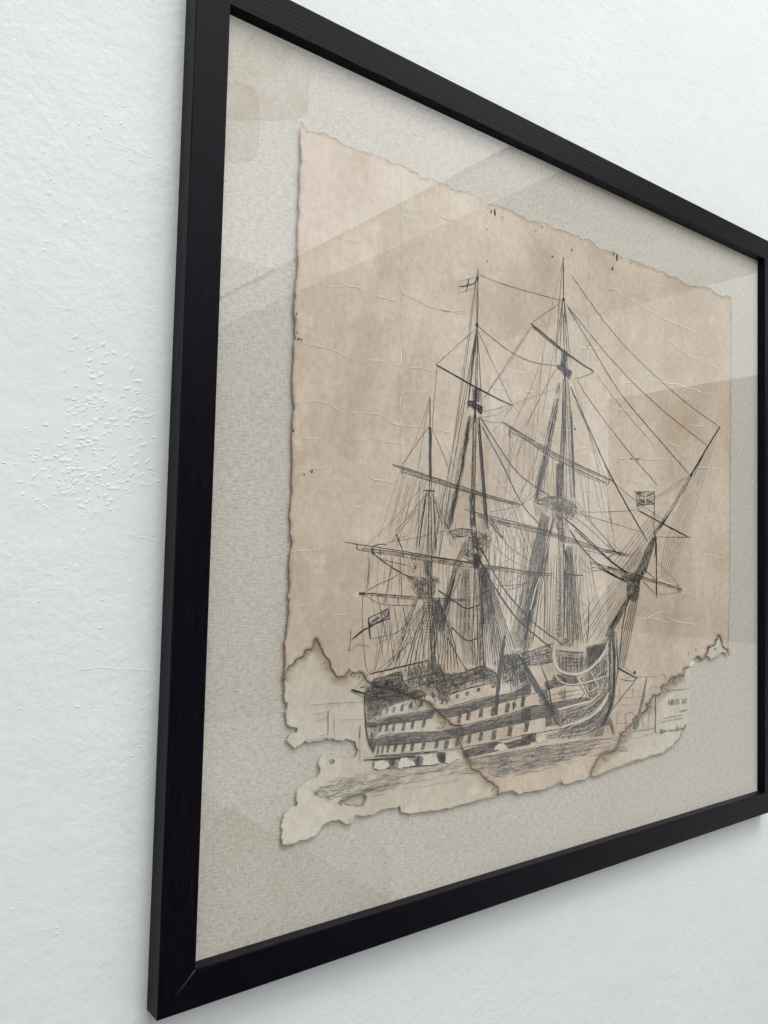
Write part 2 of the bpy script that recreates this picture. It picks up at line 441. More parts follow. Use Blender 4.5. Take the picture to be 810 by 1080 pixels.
# ---- creases, cracks, worm holes of the upper sheet
def wob(pts, amp, step=3.0):
    out = []
    for (p, q) in zip(pts[:-1], pts[1:]):
        L = math.hypot(q[0] - p[0], q[1] - p[1]); k = max(1, int(L / step))
        for i in range(k):
            s = i / k; out.append((p[0] + (q[0] - p[0]) * s + random.gauss(0, amp), p[1] + (q[1] - p[1]) * s + random.gauss(0, amp)))
    out.append(pts[-1]); return out
def smooth(pts, it=2):
    for _ in range(it):
        q = [pts[0]]
        for a, c in zip(pts[:-1], pts[1:]):
            q += [(a[0] * .75 + c[0] * .25, a[1] * .75 + c[1] * .25), (a[0] * .25 + c[0] * .75, a[1] * .25 + c[1] * .75)]
        q.append(pts[-1]); pts = q
    return pts
creases = [[(424, 182), (423, 260), (424, 330), (422, 420), (423, 500)], [(622, 250), (621, 330), (619, 400)], e1((90, 243), (160, 258), (220, 265), (280, 290), (330, 320), (370, 332), (400, 320), (480, 325), (540, 350), (640, 355), (700, 380)),
    e1((100, 510), (160, 495), (230, 505), (290, 545), (380, 550), (440, 545), (520, 600), (640, 605), (770, 630)), e1((90, 655), (180, 655), (200, 668)), e1((330, 660), (410, 665)),
    e1((90, 775), (180, 785), (270, 780)), e1((300, 925), (330, 945), (400, 955)), e1((390, 820), (440, 835), (530, 845)), e1((400, 40), (470, 55), (530, 75)), e1((545, 40), (640, 85), (700, 105), (810, 125)),
    cf((0, 250), (60, 260), (150, 265)), cf((200, 310), (265, 318)), cf((235, 610), (330, 635), (480, 640)), cf((330, 548), (440, 550)), cf((640, 420), (720, 435), (800, 440)),
    cg((0, 205), (80, 200)), cg((160, 235), (270, 235), (390, 250)), cg((430, 270), (490, 258), (540, 275)), cg((630, 310), (720, 325), (810, 315)), cg((440, 490), (520, 490), (600, 520)), cg((590, 550), (690, 555)), cg((0, 470), (90, 455), (200, 490)),
    cg((590, 30), (680, 60), (810, 80)), ch((30, 265), (110, 265), (200, 270), (400, 275)), ch((410, 85), (550, 100)), ch((410, 312), (500, 315), (645, 325)), ch((440, 740), (540, 785), (645, 805)), ch((450, 830), (490, 828)),
    e2((160, 605), (330, 570)), e2((420, 650), (560, 630)), e2((160, 245), (370, 235)), e2((285, 712), (340, 705)), e2((200, 790), (280, 740)),
    ca((180, 525), (330, 525), (440, 520)), cc((640, 440), (720, 470), (800, 480)), cc((560, 460), (640, 420), (700, 425)), cp((200, 570), (300, 560), (330, 590)), cp((450, 590), (520, 620), (560, 640)), cp((540, 320), (600, 345), (650, 350)),
    h4((300, 210), (420, 190), (560, 240)), h4((330, 340), (430, 360)), [(640, 300), (690, 330), (740, 352)], [(700, 350), (720, 372), (764, 390)], [(650, 404), (700, 400), (760, 420)]]
def wrinkle(x, y, l, a):
    return [(x + l * t, y + a * l * t + random.gauss(0, 1.1)) for t in (0, .2, .4, .6, .8, 1)]
N_TRACED = len(creases)
for _ in range(48):
    x, y = random.uniform(322, 740), random.uniform(190, 660); l = random.choice((8, 12, 18, 30)) * random.uniform(.7, 1.3)
    q_ = wrinkle(x, y, l, .25 + random.gauss(0, .12) - (y - 190) / 470 * .35)
    if all(inside(p_, up_poly) for p_ in q_): creases.append(q_)
for _ in range(14):                                # short chips along the torn top
    k_ = random.randrange(4, len(segs[0][0]) - 4); p_ = segs[0][0][k_]; x, y = p_[0], p_[1] + random.uniform(2, 7)
    creases.append(wrinkle(x, y, random.uniform(4, 9), .45))
for ci, pts in enumerate(creases):
    cs = Strip()
    q = wob(smooth(pts, 1), .35, 2.6); nn = normals(q, 2); N = len(q)
    amp = [max(.12, min(1, random.random() * 1.2)) for _ in range(N)]
    for i in range(1, N - 1): amp[i] = (amp[i - 1] + amp[i] + amp[i + 1]) / 3
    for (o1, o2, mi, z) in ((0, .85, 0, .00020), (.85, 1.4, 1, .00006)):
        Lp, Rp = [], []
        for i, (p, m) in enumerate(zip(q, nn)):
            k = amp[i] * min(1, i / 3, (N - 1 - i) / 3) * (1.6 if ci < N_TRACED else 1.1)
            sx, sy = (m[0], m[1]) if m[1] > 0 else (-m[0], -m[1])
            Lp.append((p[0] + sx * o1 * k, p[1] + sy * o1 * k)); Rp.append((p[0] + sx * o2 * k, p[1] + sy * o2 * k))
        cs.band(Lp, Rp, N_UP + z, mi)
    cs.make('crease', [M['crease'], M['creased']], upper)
def blob(S, p, rx, ry, n, mi=0, rot=0):
    c = []
    for i in range(9):
        a = i * 2 * math.pi / 9; k = random.uniform(.7, 1.2)
        c.append((p[0] + math.cos(a) * rx * k, p[1] + math.sin(a) * ry * k))
    b0 = len(S.V)
    for q in c: S.V.append(P(q[0], q[1], n)); S.fade.append(1.0)
    S.F.append(tuple(range(b0, b0 + 9))); S.fm.append(mi)
for p, rx, ry in [(m8((220, 73))[0], .9, 1.0), (m8((360, 20))[0], .6, 1.2), (m8((648, 160))[0], .9, 2.4), (m8((628, 312))[0], .8, .6), (m8((660, 316))[0], .5, .4), (cq((365, 340))[0], .9, 4.0), (cq((355, 330))[0], .5, 2.2), (cq((405, 357))[0], .8, .6), (cq((430, 352))[0], .6, .5),
                  (cq((232, 318))[0], .6, 1.0), (cq((145, 250))[0], .9, .8), (cq((125, 263))[0], .7, .5), (cq((5, 205))[0], .8, 3.2), (e1((158, 800))[0], 1.0, 2.2), (e1((125, 812))[0], .9, .9), (e1((150, 796))[0], .7, .6), (cg((437, 165))[0], 1.0, 1.5), (cp((742, 322))[0], .7, 2.4), (cp((755, 330))[0], .5, 2.8),
                  (cp((728, 380))[0], .8, .9), (cp((728, 485))[0], .6, .9), (e1((100, 232))[0], 1.2, 1.5), (e1((112, 236))[0], .8, 1.2), (e1((92, 125))[0], .8, 1.2), (e1((90, 150))[0], .7, 1.0), (e1((95, 205))[0], .8, 1.0), (e1((78, 625))[0], .9, 1.8), (e3((342, 215))[0], .4, 1.4), (e3((398, 185))[0], .5, 2.2), (e3((549, 178))[0], .7, 1.2), (cq((545, 540))[0], .6, .6), (cp((780, 340))[0], .7, .6), (cp((300, 640))[0], .3, .6)]:
    wh = Strip(); blob(wh, p, rx, ry, N_UP + .0003); wh.make('worm_hole', M['inkd'], upper)

fk = Strip()                                        # pale rubbed flecks where the brown surface has come off
for _ in range(90):
    p = (random.uniform(320, 762), random.uniform(160, 700))
    if inside(p, up_poly) and inside((p[0] + 3, p[1] - 3), up_poly): blob(fk, p, random.uniform(.3, 1.1), random.uniform(.3, .9), N_UP + .00016)
for _ in range(70):
    k_ = random.randrange(4, len(segs[0][0]) - 4); p_ = segs[0][0][k_]; blob(fk, (p_[0] + random.uniform(-1, 1), p_[1] + abs(random.gauss(0, 2)) + .6), random.uniform(.5, 1.6), random.uniform(.3, .9), N_UP + .00016)
blob(fk, (430, 232), 4.2, 4.6, N_UP + .00016); blob(fk, (752, 372), 2.2, 3.6, N_UP + .00016); blob(fk, (322, 262), 3.5, 4, N_UP + .00014)
fo_ = fk.make('rubbed_fleck', M['fleck'], upper, True); fo_['kind'] = 'stuff'

# ------------------------------------------------------------------ pen strokes
class Pen:
    mats = ['inkd', 'inkm', 'inks', 'white', 'wash', 'washl']
    def __init__(s): s.S = Strip()
    def z(s): return N_INK + random.random() * .00018
    def line(s, pts, w=1.0, tone=0, amp=.12, taper=True, sm=1):
        q = wob(smooth(pts, sm) if len(pts) > 2 else pts, amp, 4.0)
        nn = normals(q, 1); N = len(q); Lp, Rp = [], []
        for i, (p, m) in enumerate(zip(q, nn)):
            k = w * .40 * random.uniform(.7, 1.2)
            if taper: k *= min(1, .45 + i / 3, .45 + (N - 1 - i) / 3)
            Lp.append((p[0] + m[0] * k, p[1] + m[1] * k)); Rp.append((p[0] - m[0] * k, p[1] - m[1] * k))
        s.S.band(Lp, Rp, s.z() + (.0002 if tone == 3 else 0), tone)
    def taper(s, pts, w0, w1, tone=0):
        q = wob(pts, .1, 4); nn = normals(q, 1); N = len(q); Lp, Rp = [], []
        for i, (p, m) in enumerate(zip(q, nn)):
            k = (w0 + (w1 - w0) * i / (N - 1)) / 2 * random.uniform(.9, 1.1)
            Lp.append((p[0] + m[0] * k, p[1] + m[1] * k)); Rp.append((p[0] - m[0] * k, p[1] - m[1] * k))
        s.S.band(Lp, Rp, s.z(), tone)
    def poly(s, pts, tone, up=0):
        b0 = len(s.S.V)
        z = N_INK - .00008 + random.random() * .00006 + up
        for p in pts: s.S.V.append(P(p[0], p[1], z)); s.S.fade.append(1.0)
        for tri in tessellate_polygon([[Vector((x, y, 0)) for (x, y) in pts]]):
            s.S.F.append(tuple(b0 + i for i in tri)); s.S.fm.append(tone)
    def hatch(s, pts, dens, ang, L=5, w=.6, tones=(0, 1), spread=.25, wash=None):
        if wash is not None: s.poly(pts, wash)
        xs = [p[0] for p in pts]; ys = [p[1] for p in pts]
        A = abs(sum(pts[i - 1][0] * pts[i][1] - pts[i][0] * pts[i - 1][1] for i in range(len(pts)))) / 2
        n = int(A * dens * .72 / (L * w)); c = 0; tries = 0
        while c < n and tries < n * 12:
            tries += 1
            p = (random.uniform(min(xs), max(xs)), random.uniform(min(ys), max(ys)))
            if not inside(p, pts): continue
            a = random.choice(ang) + random.gauss(0, spread); l = L * random.uniform(.4, 1.7) / 2
            d = (math.cos(a), math.sin(a))
            p0 = (p[0] - d[0] * l, p[1] - d[1] * l); p1 = (p[0] + d[0] * l, p[1] + d[1] * l)
            if random.random() > .12:
                if not inside(p0, pts): p0 = p
                if not inside(p1, pts): p1 = p
            if p0 == p1: continue
            m = ((p0[0] + p1[0]) / 2 + random.gauss(0, .25), (p0[1] + p1[1]) / 2 + random.gauss(0, .25))
            s.line([p0, m, p1], w * random.uniform(.6, 1.3), random.choice(tones), .05, True, 0)
            c += 1
    def make(s, name, parent): return s.S.make(name, [M[k] for k in s.mats], parent)
D, G_, S_, WH, WA, WL = range(6)
def lerp(a, c, t): return (a[0] + (c[0] - a[0]) * t, a[1] + (c[1] - a[1]) * t)
def along(pts, t):
    Ls = [math.hypot(q[0] - p[0], q[1] - p[1]) for p, q in zip(pts[:-1], pts[1:])]; d = t * sum(Ls)
    for (p, q, l) in zip(pts[:-1], pts[1:], Ls):
        if d <= l: return lerp(p, q, d / l if l else 0)
        d -= l
    return pts[-1]

# ---------- hull
hp = Pen()
stern = h1((115, 240), (135, 205), (165, 190), (190, 125), (290, 105), (390, 65), (435, 70), (450, 150), (520, 215), (600, 225), (660, 265), (640, 280), (480, 312), (380, 345), (310, 380), (245, 412), (235, 440), (140, 420), (125, 330))
hp.hatch(stern, 1.15, [-.2, -.3, 1.35], 6, .65, (D, D, G_), .15, WA)
hp.hatch(h1((130, 215), (420, 110), (500, 230), (250, 330), (140, 300)), .6, [-.2, .5], 5, .8, (D,), .4)
gal = h1((125, 420), (235, 440), (240, 520), (230, 640), (210, 700), (190, 760), (145, 640), (130, 520))
hp.hatch(gal, .55, [0, 1.5], 4, .7, (D, G_), .2, WL)
for y0, y1 in ((430, 440), (500, 505), (540, 535), (640, 650)): hp.line(h1((130, y0), (238, y1)), 1.0, D)
hp.hatch(h1((140, 505), (240, 510), (240, 535), (140, 535)), .8, [0], 4, .7, (D,), .1, WA)
hp.hatch(h1((150, 650), (225, 650), (215, 720), (195, 765), (170, 700)), .9, [.7, -.5], 3, .7, (D,), .3, WA)
hp.line(h1((118, 250), (122, 420), (132, 560), (150, 670), (195, 765)), 1.4, D)
hp.line(h1((0, 222), (60, 240), (120, 250)), 2.2, D); hp.line(h1((75, 205), (130, 195)), 2.4, D); hp.line(h1((5, 230), (70, 270), (120, 290)), .6, G_); hp.line(h1((30, 220), (130, 105), (200, 40)), .7, G_)
# dark wales and white strakes
wA = h1((235, 478), (430, 440), (720, 395)) + h2((0, 462), (100, 462), (360, 395), (520, 352), (650, 325), (700, 300)) + h2((810, 250), (810, 345), (740, 352), (640, 395), (500, 432), (390, 455), (310, 482), (120, 542), (60, 545), (0, 480)) + h1((700, 462), (530, 492), (240, 525))
hp.hatch(wA, 1.15, [-.2, -.25, -.22], 7, .6, (D, G_, G_), .07, WA)
wB = h1((228, 632), (400, 600), (770, 578)) + h2((60, 642), (220, 622), (520, 545), (810, 462), (810, 568), (640, 600), (500, 635), (230, 695), (40, 735)) + h1((750, 655), (480, 685), (210, 700))
hp.hatch(wB, 1.15, [-.16, -.22], 7, .6, (D, G_, G_), .07, WA)
wC = h2((230, 822), (430, 765), (500, 745), (600, 760), (810, 692), (810, 772), (560, 820), (240, 890), (225, 860))
hp.hatch(wC, 1.4, [-.2], 7, .7, (D, D, G_), .1, WA)
hp.line(h1((200, 792), (480, 780), (750, 752)), 1.5, D); hp.line(h1((108, 822), (300, 815), (560, 790)), 2.6, D); hp.line(h1((110, 800), (230, 795)), .8, G_)
for q in (h1((315, 812), (392, 805), (380, 880), (335, 885)), h1((545, 795), (612, 785), (600, 865), (560, 872)), h1((755, 762), (812, 752), (812, 850), (775, 850)), h2((0, 835), (75, 835), (70, 920), (30, 930))):
    hp.hatch(q, 1.2, [1.4, .2], 4, .8, (D,), .3, WA)
hp.hatch(h1((195, 830), (560, 800), (760, 790), (760, 870), (560, 880), (200, 910)), .22, [.4, -.6, 1.4], 3, .6, (D, G_), .4)
hp.hatch(h1((195, 850), (400, 830), (800, 780)) + h2((75, 860), (75, 925), (0, 930)) + h1((760, 868), (560, 882), (200, 908)), .55, [-.1, 1.4], 5, .7, (D, G_), .2, WL)
for bl in (h1((195, 900), (205, 840), (250, 822), (300, 838), (335, 872), (300, 900), (240, 908)), h1((398, 888), (402, 840), (425, 806), (475, 800), (530, 828), (550, 862), (500, 880)), h1((612, 868), (620, 822), (640, 785), (690, 776), (740, 808), (762, 845), (690, 864)), h2((72, 920), (80, 880), (110, 835), (150, 832), (192, 866), (215, 895), (140, 915)), h2((498, 822), (508, 790), (530, 765), (572, 756), (600, 788), (615, 812), (560, 828)), h3((130, 912), (140, 870), (180, 850), (215, 900))):
    bl = rough(bl, .12, 1.2, closed=True); hp.poly(bl, WH, .0003)
    z_ = N_INK; hp.S.V[-len(bl):] = [(v_[0], v_[1] - .00005, v_[2]) for v_ in hp.S.V[-len(bl):]]
    for p_ in random.sample(bl, 9): hp.hatch([(p_[0] - 1.2, p_[1] - 1), (p_[0] + 1.2, p_[1] - 1), (p_[0] + 1.2, p_[1] + 1), (p_[0] - 1.2, p_[1] + 1)], .9, [.4, 1.4], 2, .6, (D, G_), .6)
hp.line(h1((200, 905), (380, 890), (560, 878), (760, 862)), 1.1, D)
hp.line(h1((195, 830), (185, 900)), .7, D)
def ports(fn, lst, w, h, lean=.18):
    for (u, v) in lst:
        q = fn((u - w / 2 + lean * h / 2, v - h / 2), (u + w / 2 + lean * h / 2, v - h / 2 - 3), (u + w / 2 - lean * h / 2, v + h / 2 - 3), (u - w / 2 - lean * h / 2, v + h / 2))
        hp.hatch(q, 1.3, [1.4, .1], 3.2, .8, (D,), .2, WA)
        hp.line([q[0], q[3]], .7, D); hp.line([q[0], q[1]], .6, G_)
ports(h1, [(256, 425), (312, 408), (370, 395)], 14, 50); ports(h1, [(440, 378), (516, 355), (605, 338)], 22, 55)
ports(h1, [(255, 555), (310, 548), (370, 542)], 20, 65); ports(h1, [(455, 538), (530, 525), (628, 508)], 24, 68)
ports(h1, [(235, 738), (275, 730), (322, 725)], 16, 68); ports(h1, [(382, 720), (455, 715), (527, 712), (622, 702), (738, 690)], 26, 72)
ports(h2, [(182, 362), (268, 338), (362, 308)], 26, 34); ports(h2, [(490, 278)], 34, 24)
ports(h2, [(200, 552), (278, 528), (385, 505)], 30, 72); ports(h2, [(490, 488), (610, 458), (742, 408)], 32, 82)
ports(h2, [(90, 772), (185, 748), (285, 728), (383, 706)], 30, 72); ports(h2, [(495, 690), (632, 658), (772, 625)], 36, 86)
for fn, a, c, n in ((h1, (245, 600), (700, 560), 14), (h1, (215, 760), (740, 725), 16), (h2, (130, 580), (800, 420), 22), (h2, (50, 800), (800, 640), 26), (h2, (125, 420), (500, 320), 14), (h1, (250, 445), (700, 370), 12)):
    for i in range(n):
        t = random.random(); p = lerp(a, c, t); o = random.uniform(-34, 14); d = random.uniform(12, 34)
        hp.line(fn((p[0] - d, p[1] + o + d * .18), (p[0] + d, p[1] + o - d * .18)), .45, S_)
for fn, pts in ((h1, ((235, 470), (430, 432), (720, 388))), (h1, ((230, 622), (400, 592), (740, 578))), (h1, ((200, 782), (480, 768), (750, 742))), (h2, ((100, 450), (360, 385), (520, 345))), (h2, ((130, 602), (220, 612), (520, 538), (810, 452))), (h2, ((30, 826), (230, 800), (520, 742), (810, 678))),
                (h1, ((240, 525), (530, 492), (700, 462))), (h1, ((210, 700), (480, 684), (750, 655))), (h2, ((120, 542), (310, 482), (500, 432), (810, 345))), (h2, ((40, 735), (230, 695), (500, 635), (810, 568)))):
    hp.line(fn(*pts), .8, D, sm=1)
# quarterdeck shroud strokes over the stern strake, bulwarks amidships
hp.hatch(h1((440, 330), (700, 230), (790, 330), (700, 400), (460, 420)), .45, [1.25, 1.05], 7, .6, (D, G_), .15)
hp.hatch(h1((400, 60), (560, 20), (810, 0), (810, 330), (660, 270), (520, 215), (440, 150)), .62, [1.3, 1.2, 1.05], 8, .55, (D, G_, S_), .12, WL)
hp.hatch(h2((0, 145), (265, 155), (390, 105), (525, 165), (520, 262), (380, 262), (245, 310), (130, 345), (100, 440), (0, 300)), .8, [-.25, -.3, 1.4], 7, .55, (D, G_, G_), .08, WL)
hp.hatch(h2((0, 300), (110, 300), (105, 440), (20, 440), (0, 400)), .5, [1.3, .3], 4, .7, (D, G_), .5)
hp.hatch(h2((0, 470), (60, 490), (120, 600), (60, 640), (0, 640)), .45, [1.5, .6, -.4], 4, .6, (D, G_), .5)
hp.line(h2((110, 190), (270, 145), (390, 95), (450, 120), (520, 165)), 1.4, G_); hp.line(h2((130, 268), (390, 205)), .8, D); hp.line(h2((110, 340), (360, 270), (520, 240)), .9, D)
hp.hatch(h2((545, 0), (700, 0), (800, 200), (810, 245), (690, 300), (640, 250), (560, 262)), .7, [1.35, 1.0, -.3], 6, .7, (D, G_), .3, WL)
hp.hatch(h2((545, 20), (620, 0), (700, 130), (640, 230), (560, 240)), .5, [1.2], 5, .8, (D,), .3)
hp.hatch(h2((700, 170), (760, 160), (775, 220), (720, 250)), 1.2, [1.0, .2], 3, .8, (D,), .3, WA)
for u in (630, 650, 670, 690): hp.line(h2((u, 130), (u + 12, 330)), .7, D)
hp.line(h2((690, 320), (810, 245)), 2.0, D); hp.line(h2((655, 480), (700, 290)), 1.0, D); hp.hatch(h2((650, 400), (695, 430), (655, 480)), 1.2, [1.2], 3, .8, (D,), .2, WA)
# bow
bow = h3((325, 645), (460, 605), (595, 575), (690, 480), (745, 330), (735, 60), (720, 0), (800, 0), (812, 200), (810, 400), (790, 620), (740, 700), (690, 862), (560, 870), (225, 895), (205, 845), (370, 800), (330, 760))
hp.hatch(bow, .85, [2.1, 2.0, -.25], 7, .55, (D, G_, G_), .1, WL)
hp.hatch(h3((600, 870), (720, 600), (790, 420), (805, 100), (812, 380), (780, 640), (700, 760), (690, 862)), .55, [1.95], 9, .6, (D,), .08)
hp.hatch(h3((0, 632), (140, 602), (255, 575), (325, 640), (335, 755), (275, 775), (268, 690), (215, 698), (0, 732)), 1.1, [-.24, -.2], 7, .6, (D, G_, G_), .08, WA)
hp.hatch(h3((140, 450), (205, 425), (280, 440), (225, 475), (250, 570), (180, 592), (150, 560), (140, 500)), .75, [-.25, 1.2], 6, .6, (D, G_), .12, WL)
hp.hatch(h3((0, 465), (70, 420), (95, 480), (30, 512), (0, 520)), .9, [-.3], 6, .6, (D, G_), .1, WL)
for q_ in (((0, 632), (140, 602), (255, 575)), ((0, 732), (120, 716), (215, 698)), ((0, 852), (180, 828), (370, 790)), ((30, 512), (140, 490), (220, 470)), ((0, 620), (90, 606), (140, 596))): hp.line(h3(*q_), .8, D)
for u_ in (20, 70, 130, 180): hp.line(h3((u_, 770), (u_ + 26, 764)), .5, S_); hp.line(h3((u_ + 8, 800), (u_ + 40, 792)), .5, S_)
hp.hatch(h3((205, 690), (265, 680), (270, 770), (205, 785)), .8, [1.3], 5, .8, (D,), .2, WA)
hp.hatch(h3((0, 855), (130, 835), (120, 910), (0, 945)), 1.2, [.2, 1.2], 4, .8, (D,), .3, WA)
hp.hatch(h3((250, 575), (510, 530), (590, 530), (590, 560), (330, 620), (270, 630)), .8, [-.2, 1.1], 5, .7, (D, G_), .2, WA)
hp.hatch(h3((0, 520), (25, 510), (20, 610), (0, 620)), 1.2, [1.4], 4, .8, (D,), .2, WA)
hp.hatch(h3((0, 250), (60, 350), (90, 480), (30, 510), (0, 500)), .6, [1.0, -.3], 5, .7, (D, G_), .3, WL)
hp.hatch(h3((140, 500), (200, 470), (240, 570), (170, 590), (140, 560)), .8, [1.1, -.2], 4, .7, (D, G_), .3, WL)
hp.hatch(h3((315, 470), (385, 455), (385, 550), (330, 555)), .7, [1.5], 6, .7, (D, G_), .1, WL)
hp.hatch(h3((280, 330), (470, 345), (490, 420), (380, 420), (220, 470), (190, 400), (260, 380)), .9, [.1, -.3, .9], 5, .7, (D, G_), .3, WA)
hp.hatch(h3((0, 150), (270, 60), (275, 230), (170, 260), (80, 270), (0, 230)), .9, [-.2, 1.3], 6, .6, (D, G_), .15, WL)
for q_ in (h3((0, 160), (130, 120), (270, 70)), h3((0, 205), (140, 170), (275, 140)), h3((0, 240), (120, 250), (275, 220)), h1((440, 150), (600, 110), (810, 60)), h1((500, 215), (660, 170), (810, 130)), h2((0, 245), (130, 215), (390, 160), (520, 190)), h2((545, 150), (700, 90), (810, 60)), h2((550, 240), (690, 215), (800, 190))): hp.line(q_, .8, D)
hp.hatch(h3((285, 130), (550, 140), (550, 320), (400, 335), (320, 280)), .42, [1.55, 0], 6, .6, (D, G_), .08, WL)
for u in range(330, 550, 24): hp.line(h3((u, 190 + random.uniform(-12, 12)), (u + 4, 315)), .6, G_)
hp.line(h3((300, 125), (420, 145), (545, 150)), 1.0, D); hp.line(h3((360, 195), (540, 205)), .7, D)
hp.hatch(h3((550, 100), (650, 75), (740, 60), (700, 170), (640, 230), (555, 300)), 1.0, [1.5, 2.2], 6, .8, (D, D, G_), .15, WA)
hp.hatch(h3((560, 310), (700, 180), (740, 160), (735, 400), (690, 480), (590, 560), (500, 450), (480, 370)), .62, [2.3, .9, 1.6], 5, .6, (D, G_), .3, WL)
for pts, w in (((272, 130), (275, 220), (320, 305), (420, 340), (540, 322), (640, 240), (715, 140), (742, 50)), 2.3), (((268, 262), (300, 370), (370, 418), (480, 420), (600, 390), (725, 350)), 1.4), (((330, 790), (420, 760), (560, 715), (650, 650), (720, 565), (742, 490)), 2.6), (((380, 815), (480, 748)), 1.0), (((475, 355), (530, 450), (580, 545)), 1.3), (((588, 300), (630, 380), (672, 480), (725, 362)), 1.2), (((695, 290), (630, 370)), 1.2), (((600, 480), (560, 500), (680, 420)), 1.0), (((540, 330), (565, 380)), .9), (((320, 636), (450, 598), (590, 562)), 2.0):
    hp.line(h3(*pts), w * 1.35, WH, .1)
    hp.line([(x + .3, y + w / 2 + .4) for x, y in h3(*pts)], .5, D, .1)
hp.line(h3((560, 470), (440, 620), (330, 760)), .7, D); hp.line(h3((560, 560), (400, 690), (340, 750)), .7, G_)
hp.hatch(h3((700, 750), (745, 690), (770, 740), (790, 850), (775, 850), (755, 770), (700, 770)), 1.0, [1.4], 4, .7, (D, G_), .2, WA)
hp.line(h3((690, 860), (712, 770)), .9, D); hp.line(h3((760, 700), (800, 850)), 1.1, D)
hp.hatch(h3((715, 770), (760, 775), (775, 850), (705, 855)), .25, [1.3, .5], 4, .5, (G_,), .3)
def between(A, B, n, w, tones, up=False):          # planking: lines carried over from one traced curve to the next
    for k in range(n):
        t_ = (k + .5) / n; q_ = [lerp(a_, b_, t_) for a_, b_ in zip(A, B)]
        c0, c1 = random.uniform(0, .25), random.uniform(.75, 1); q_ = [along(q_, c0 + (c1 - c0) * i / 6) for i in range(7)]
        hp.line(q_, w * random.uniform(.7, 1.2), random.choice(tones), .15)
cA = h3((330, 645), (460, 608), (595, 565), (690, 475), (735, 380)); cB = h3((380, 800), (480, 770), (600, 705), (700, 610), (760, 470)); cC = h3((230, 880), (400, 868), (560, 850), (660, 790), (740, 650))
between(cA, cB, 9, .6, (D, D, WH)); between(cB, cC, 9, .6, (D, D, G_, WH))
between(h3((600, 870), (700, 740), (770, 560), (790, 300), (790, 60)), h3((690, 862), (750, 720), (800, 560), (812, 300), (808, 80)), 9, .6, (D, D, WH))
between(h4((145, 780), (140, 640), (145, 480), (150, 340)), h4((195, 640), (205, 540), (202, 430), (188, 290)), 7, .6, (D, D, WH))
between(h3((560, 310), (640, 250), (700, 180), (735, 120)), h3((500, 440), (590, 400), (690, 350), (735, 300)), 7, .5, (D, G_, WH))
for k_ in range(9): hp.line(h3((560 + k_ * 20, 330 - k_ * 14), (575 + k_ * 19, 420 - k_ * 6), (585 + k_ * 18, 520 - k_ * 14)), .55, random.choice((D, G_)))
for k_ in range(7): hp.line(h3((320 + k_ * 32, 160 + (k_ % 2) * 6), (322 + k_ * 32, 300 + k_ * 3)), .6, D)
for q_ in (((290, 250), (400, 262), (545, 255)), ((300, 225), (420, 232), (548, 228)), ((560, 120), (650, 105), (735, 85)), ((560, 170), (640, 150), (715, 130)), ((225, 560), (360, 528), (505, 500)), ((230, 515), (380, 482), (505, 465))): hp.line(h3(*q_), .6, random.choice((D, G_)))
# stem and cutwater up to the bowsprit
stem = h4((135, 330), (170, 270), (195, 300), (204, 450), (210, 560), (175, 720), (150, 790), (120, 800), (140, 640), (140, 450))
hp.hatch(stem, .85, [1.5, 1.6], 7, .6, (D, D, G_), .1, WL)
hp.hatch(h4((0, 390), (60, 380), (135, 330), (135, 400), (70, 520), (0, 560)), .7, [2.1, 1.5], 6, .7, (D, G_), .2, WL)
# spars stowed against the side
hp.taper(h3((0, 195), (120, 405), (230, 600), (275, 690)), 2.6, 5.2, G_); hp.taper(h3((60, 330), (150, 480)), 4, 6.5, G_); hp.line(h3((5, 185), (125, 395), (240, 595), (285, 680)), 1.3, D); hp.line(h3((0, 215), (112, 415), (222, 610)), .9, D); hp.line(h3((270, 690), (310, 770), (385, 800)), 1.5, D); hp.line(h3((170, 260), (230, 420), (265, 640)), 1.2, D)
hp.taper(m4((640, 435), (615, 600), (600, 720)), 2.2, 4.6, G_); hp.line(m4((633, 440), (606, 600), (590, 720)), .9, D); hp.taper(h2((545, 130), (525, 330), (510, 520)), 5.0, 3.2, G_); hp.line(h2((555, 120), (535, 330), (515, 520)), 1.2, D)
hp.line(h2((705, 0), (760, 110), (812, 210)), 2.2, D); hp.line(m4((730, 560), (800, 700)), 1.6, D)
hp.line(m4((480, 640), (545, 670), (600, 700)), 1.3, D)
for q in (m4((380, 660), (480, 635), (600, 700), (560, 740), (380, 740)), m4((560, 620), (640, 560), (740, 560), (740, 660), (620, 690)), m4((640, 580), (800, 500), (810, 700), (700, 700))):
    hp.hatch(q, .7, [1.3, -.25, 1.1], 6, .55, (D, G_, G_), .12, WL)
hp.hatch(m4((0, 640), (180, 570), (240, 680), (400, 690), (380, 790), (200, 790), (0, 760)), .65, [1.25, -.2, 1.1], 6, .55, (D, G_, G_), .15, WL)
hp.line(cb((45, 110), (75, 120), (100, 130)), 2, D); hp.line(ca((120, 692), (250, 662), (370, 634)), 1.8, D)
hp.taper(h4((205, 540), (330, 606)), 2.2, 1.4, D); blob(hp.S, h4((313, 565))[0], 1.2, 2.2, N_INK + .0001, D)
ship = hp.make('ship_drawing', root)
ship['label'] = 'pen drawing of a three-decked wooden warship'

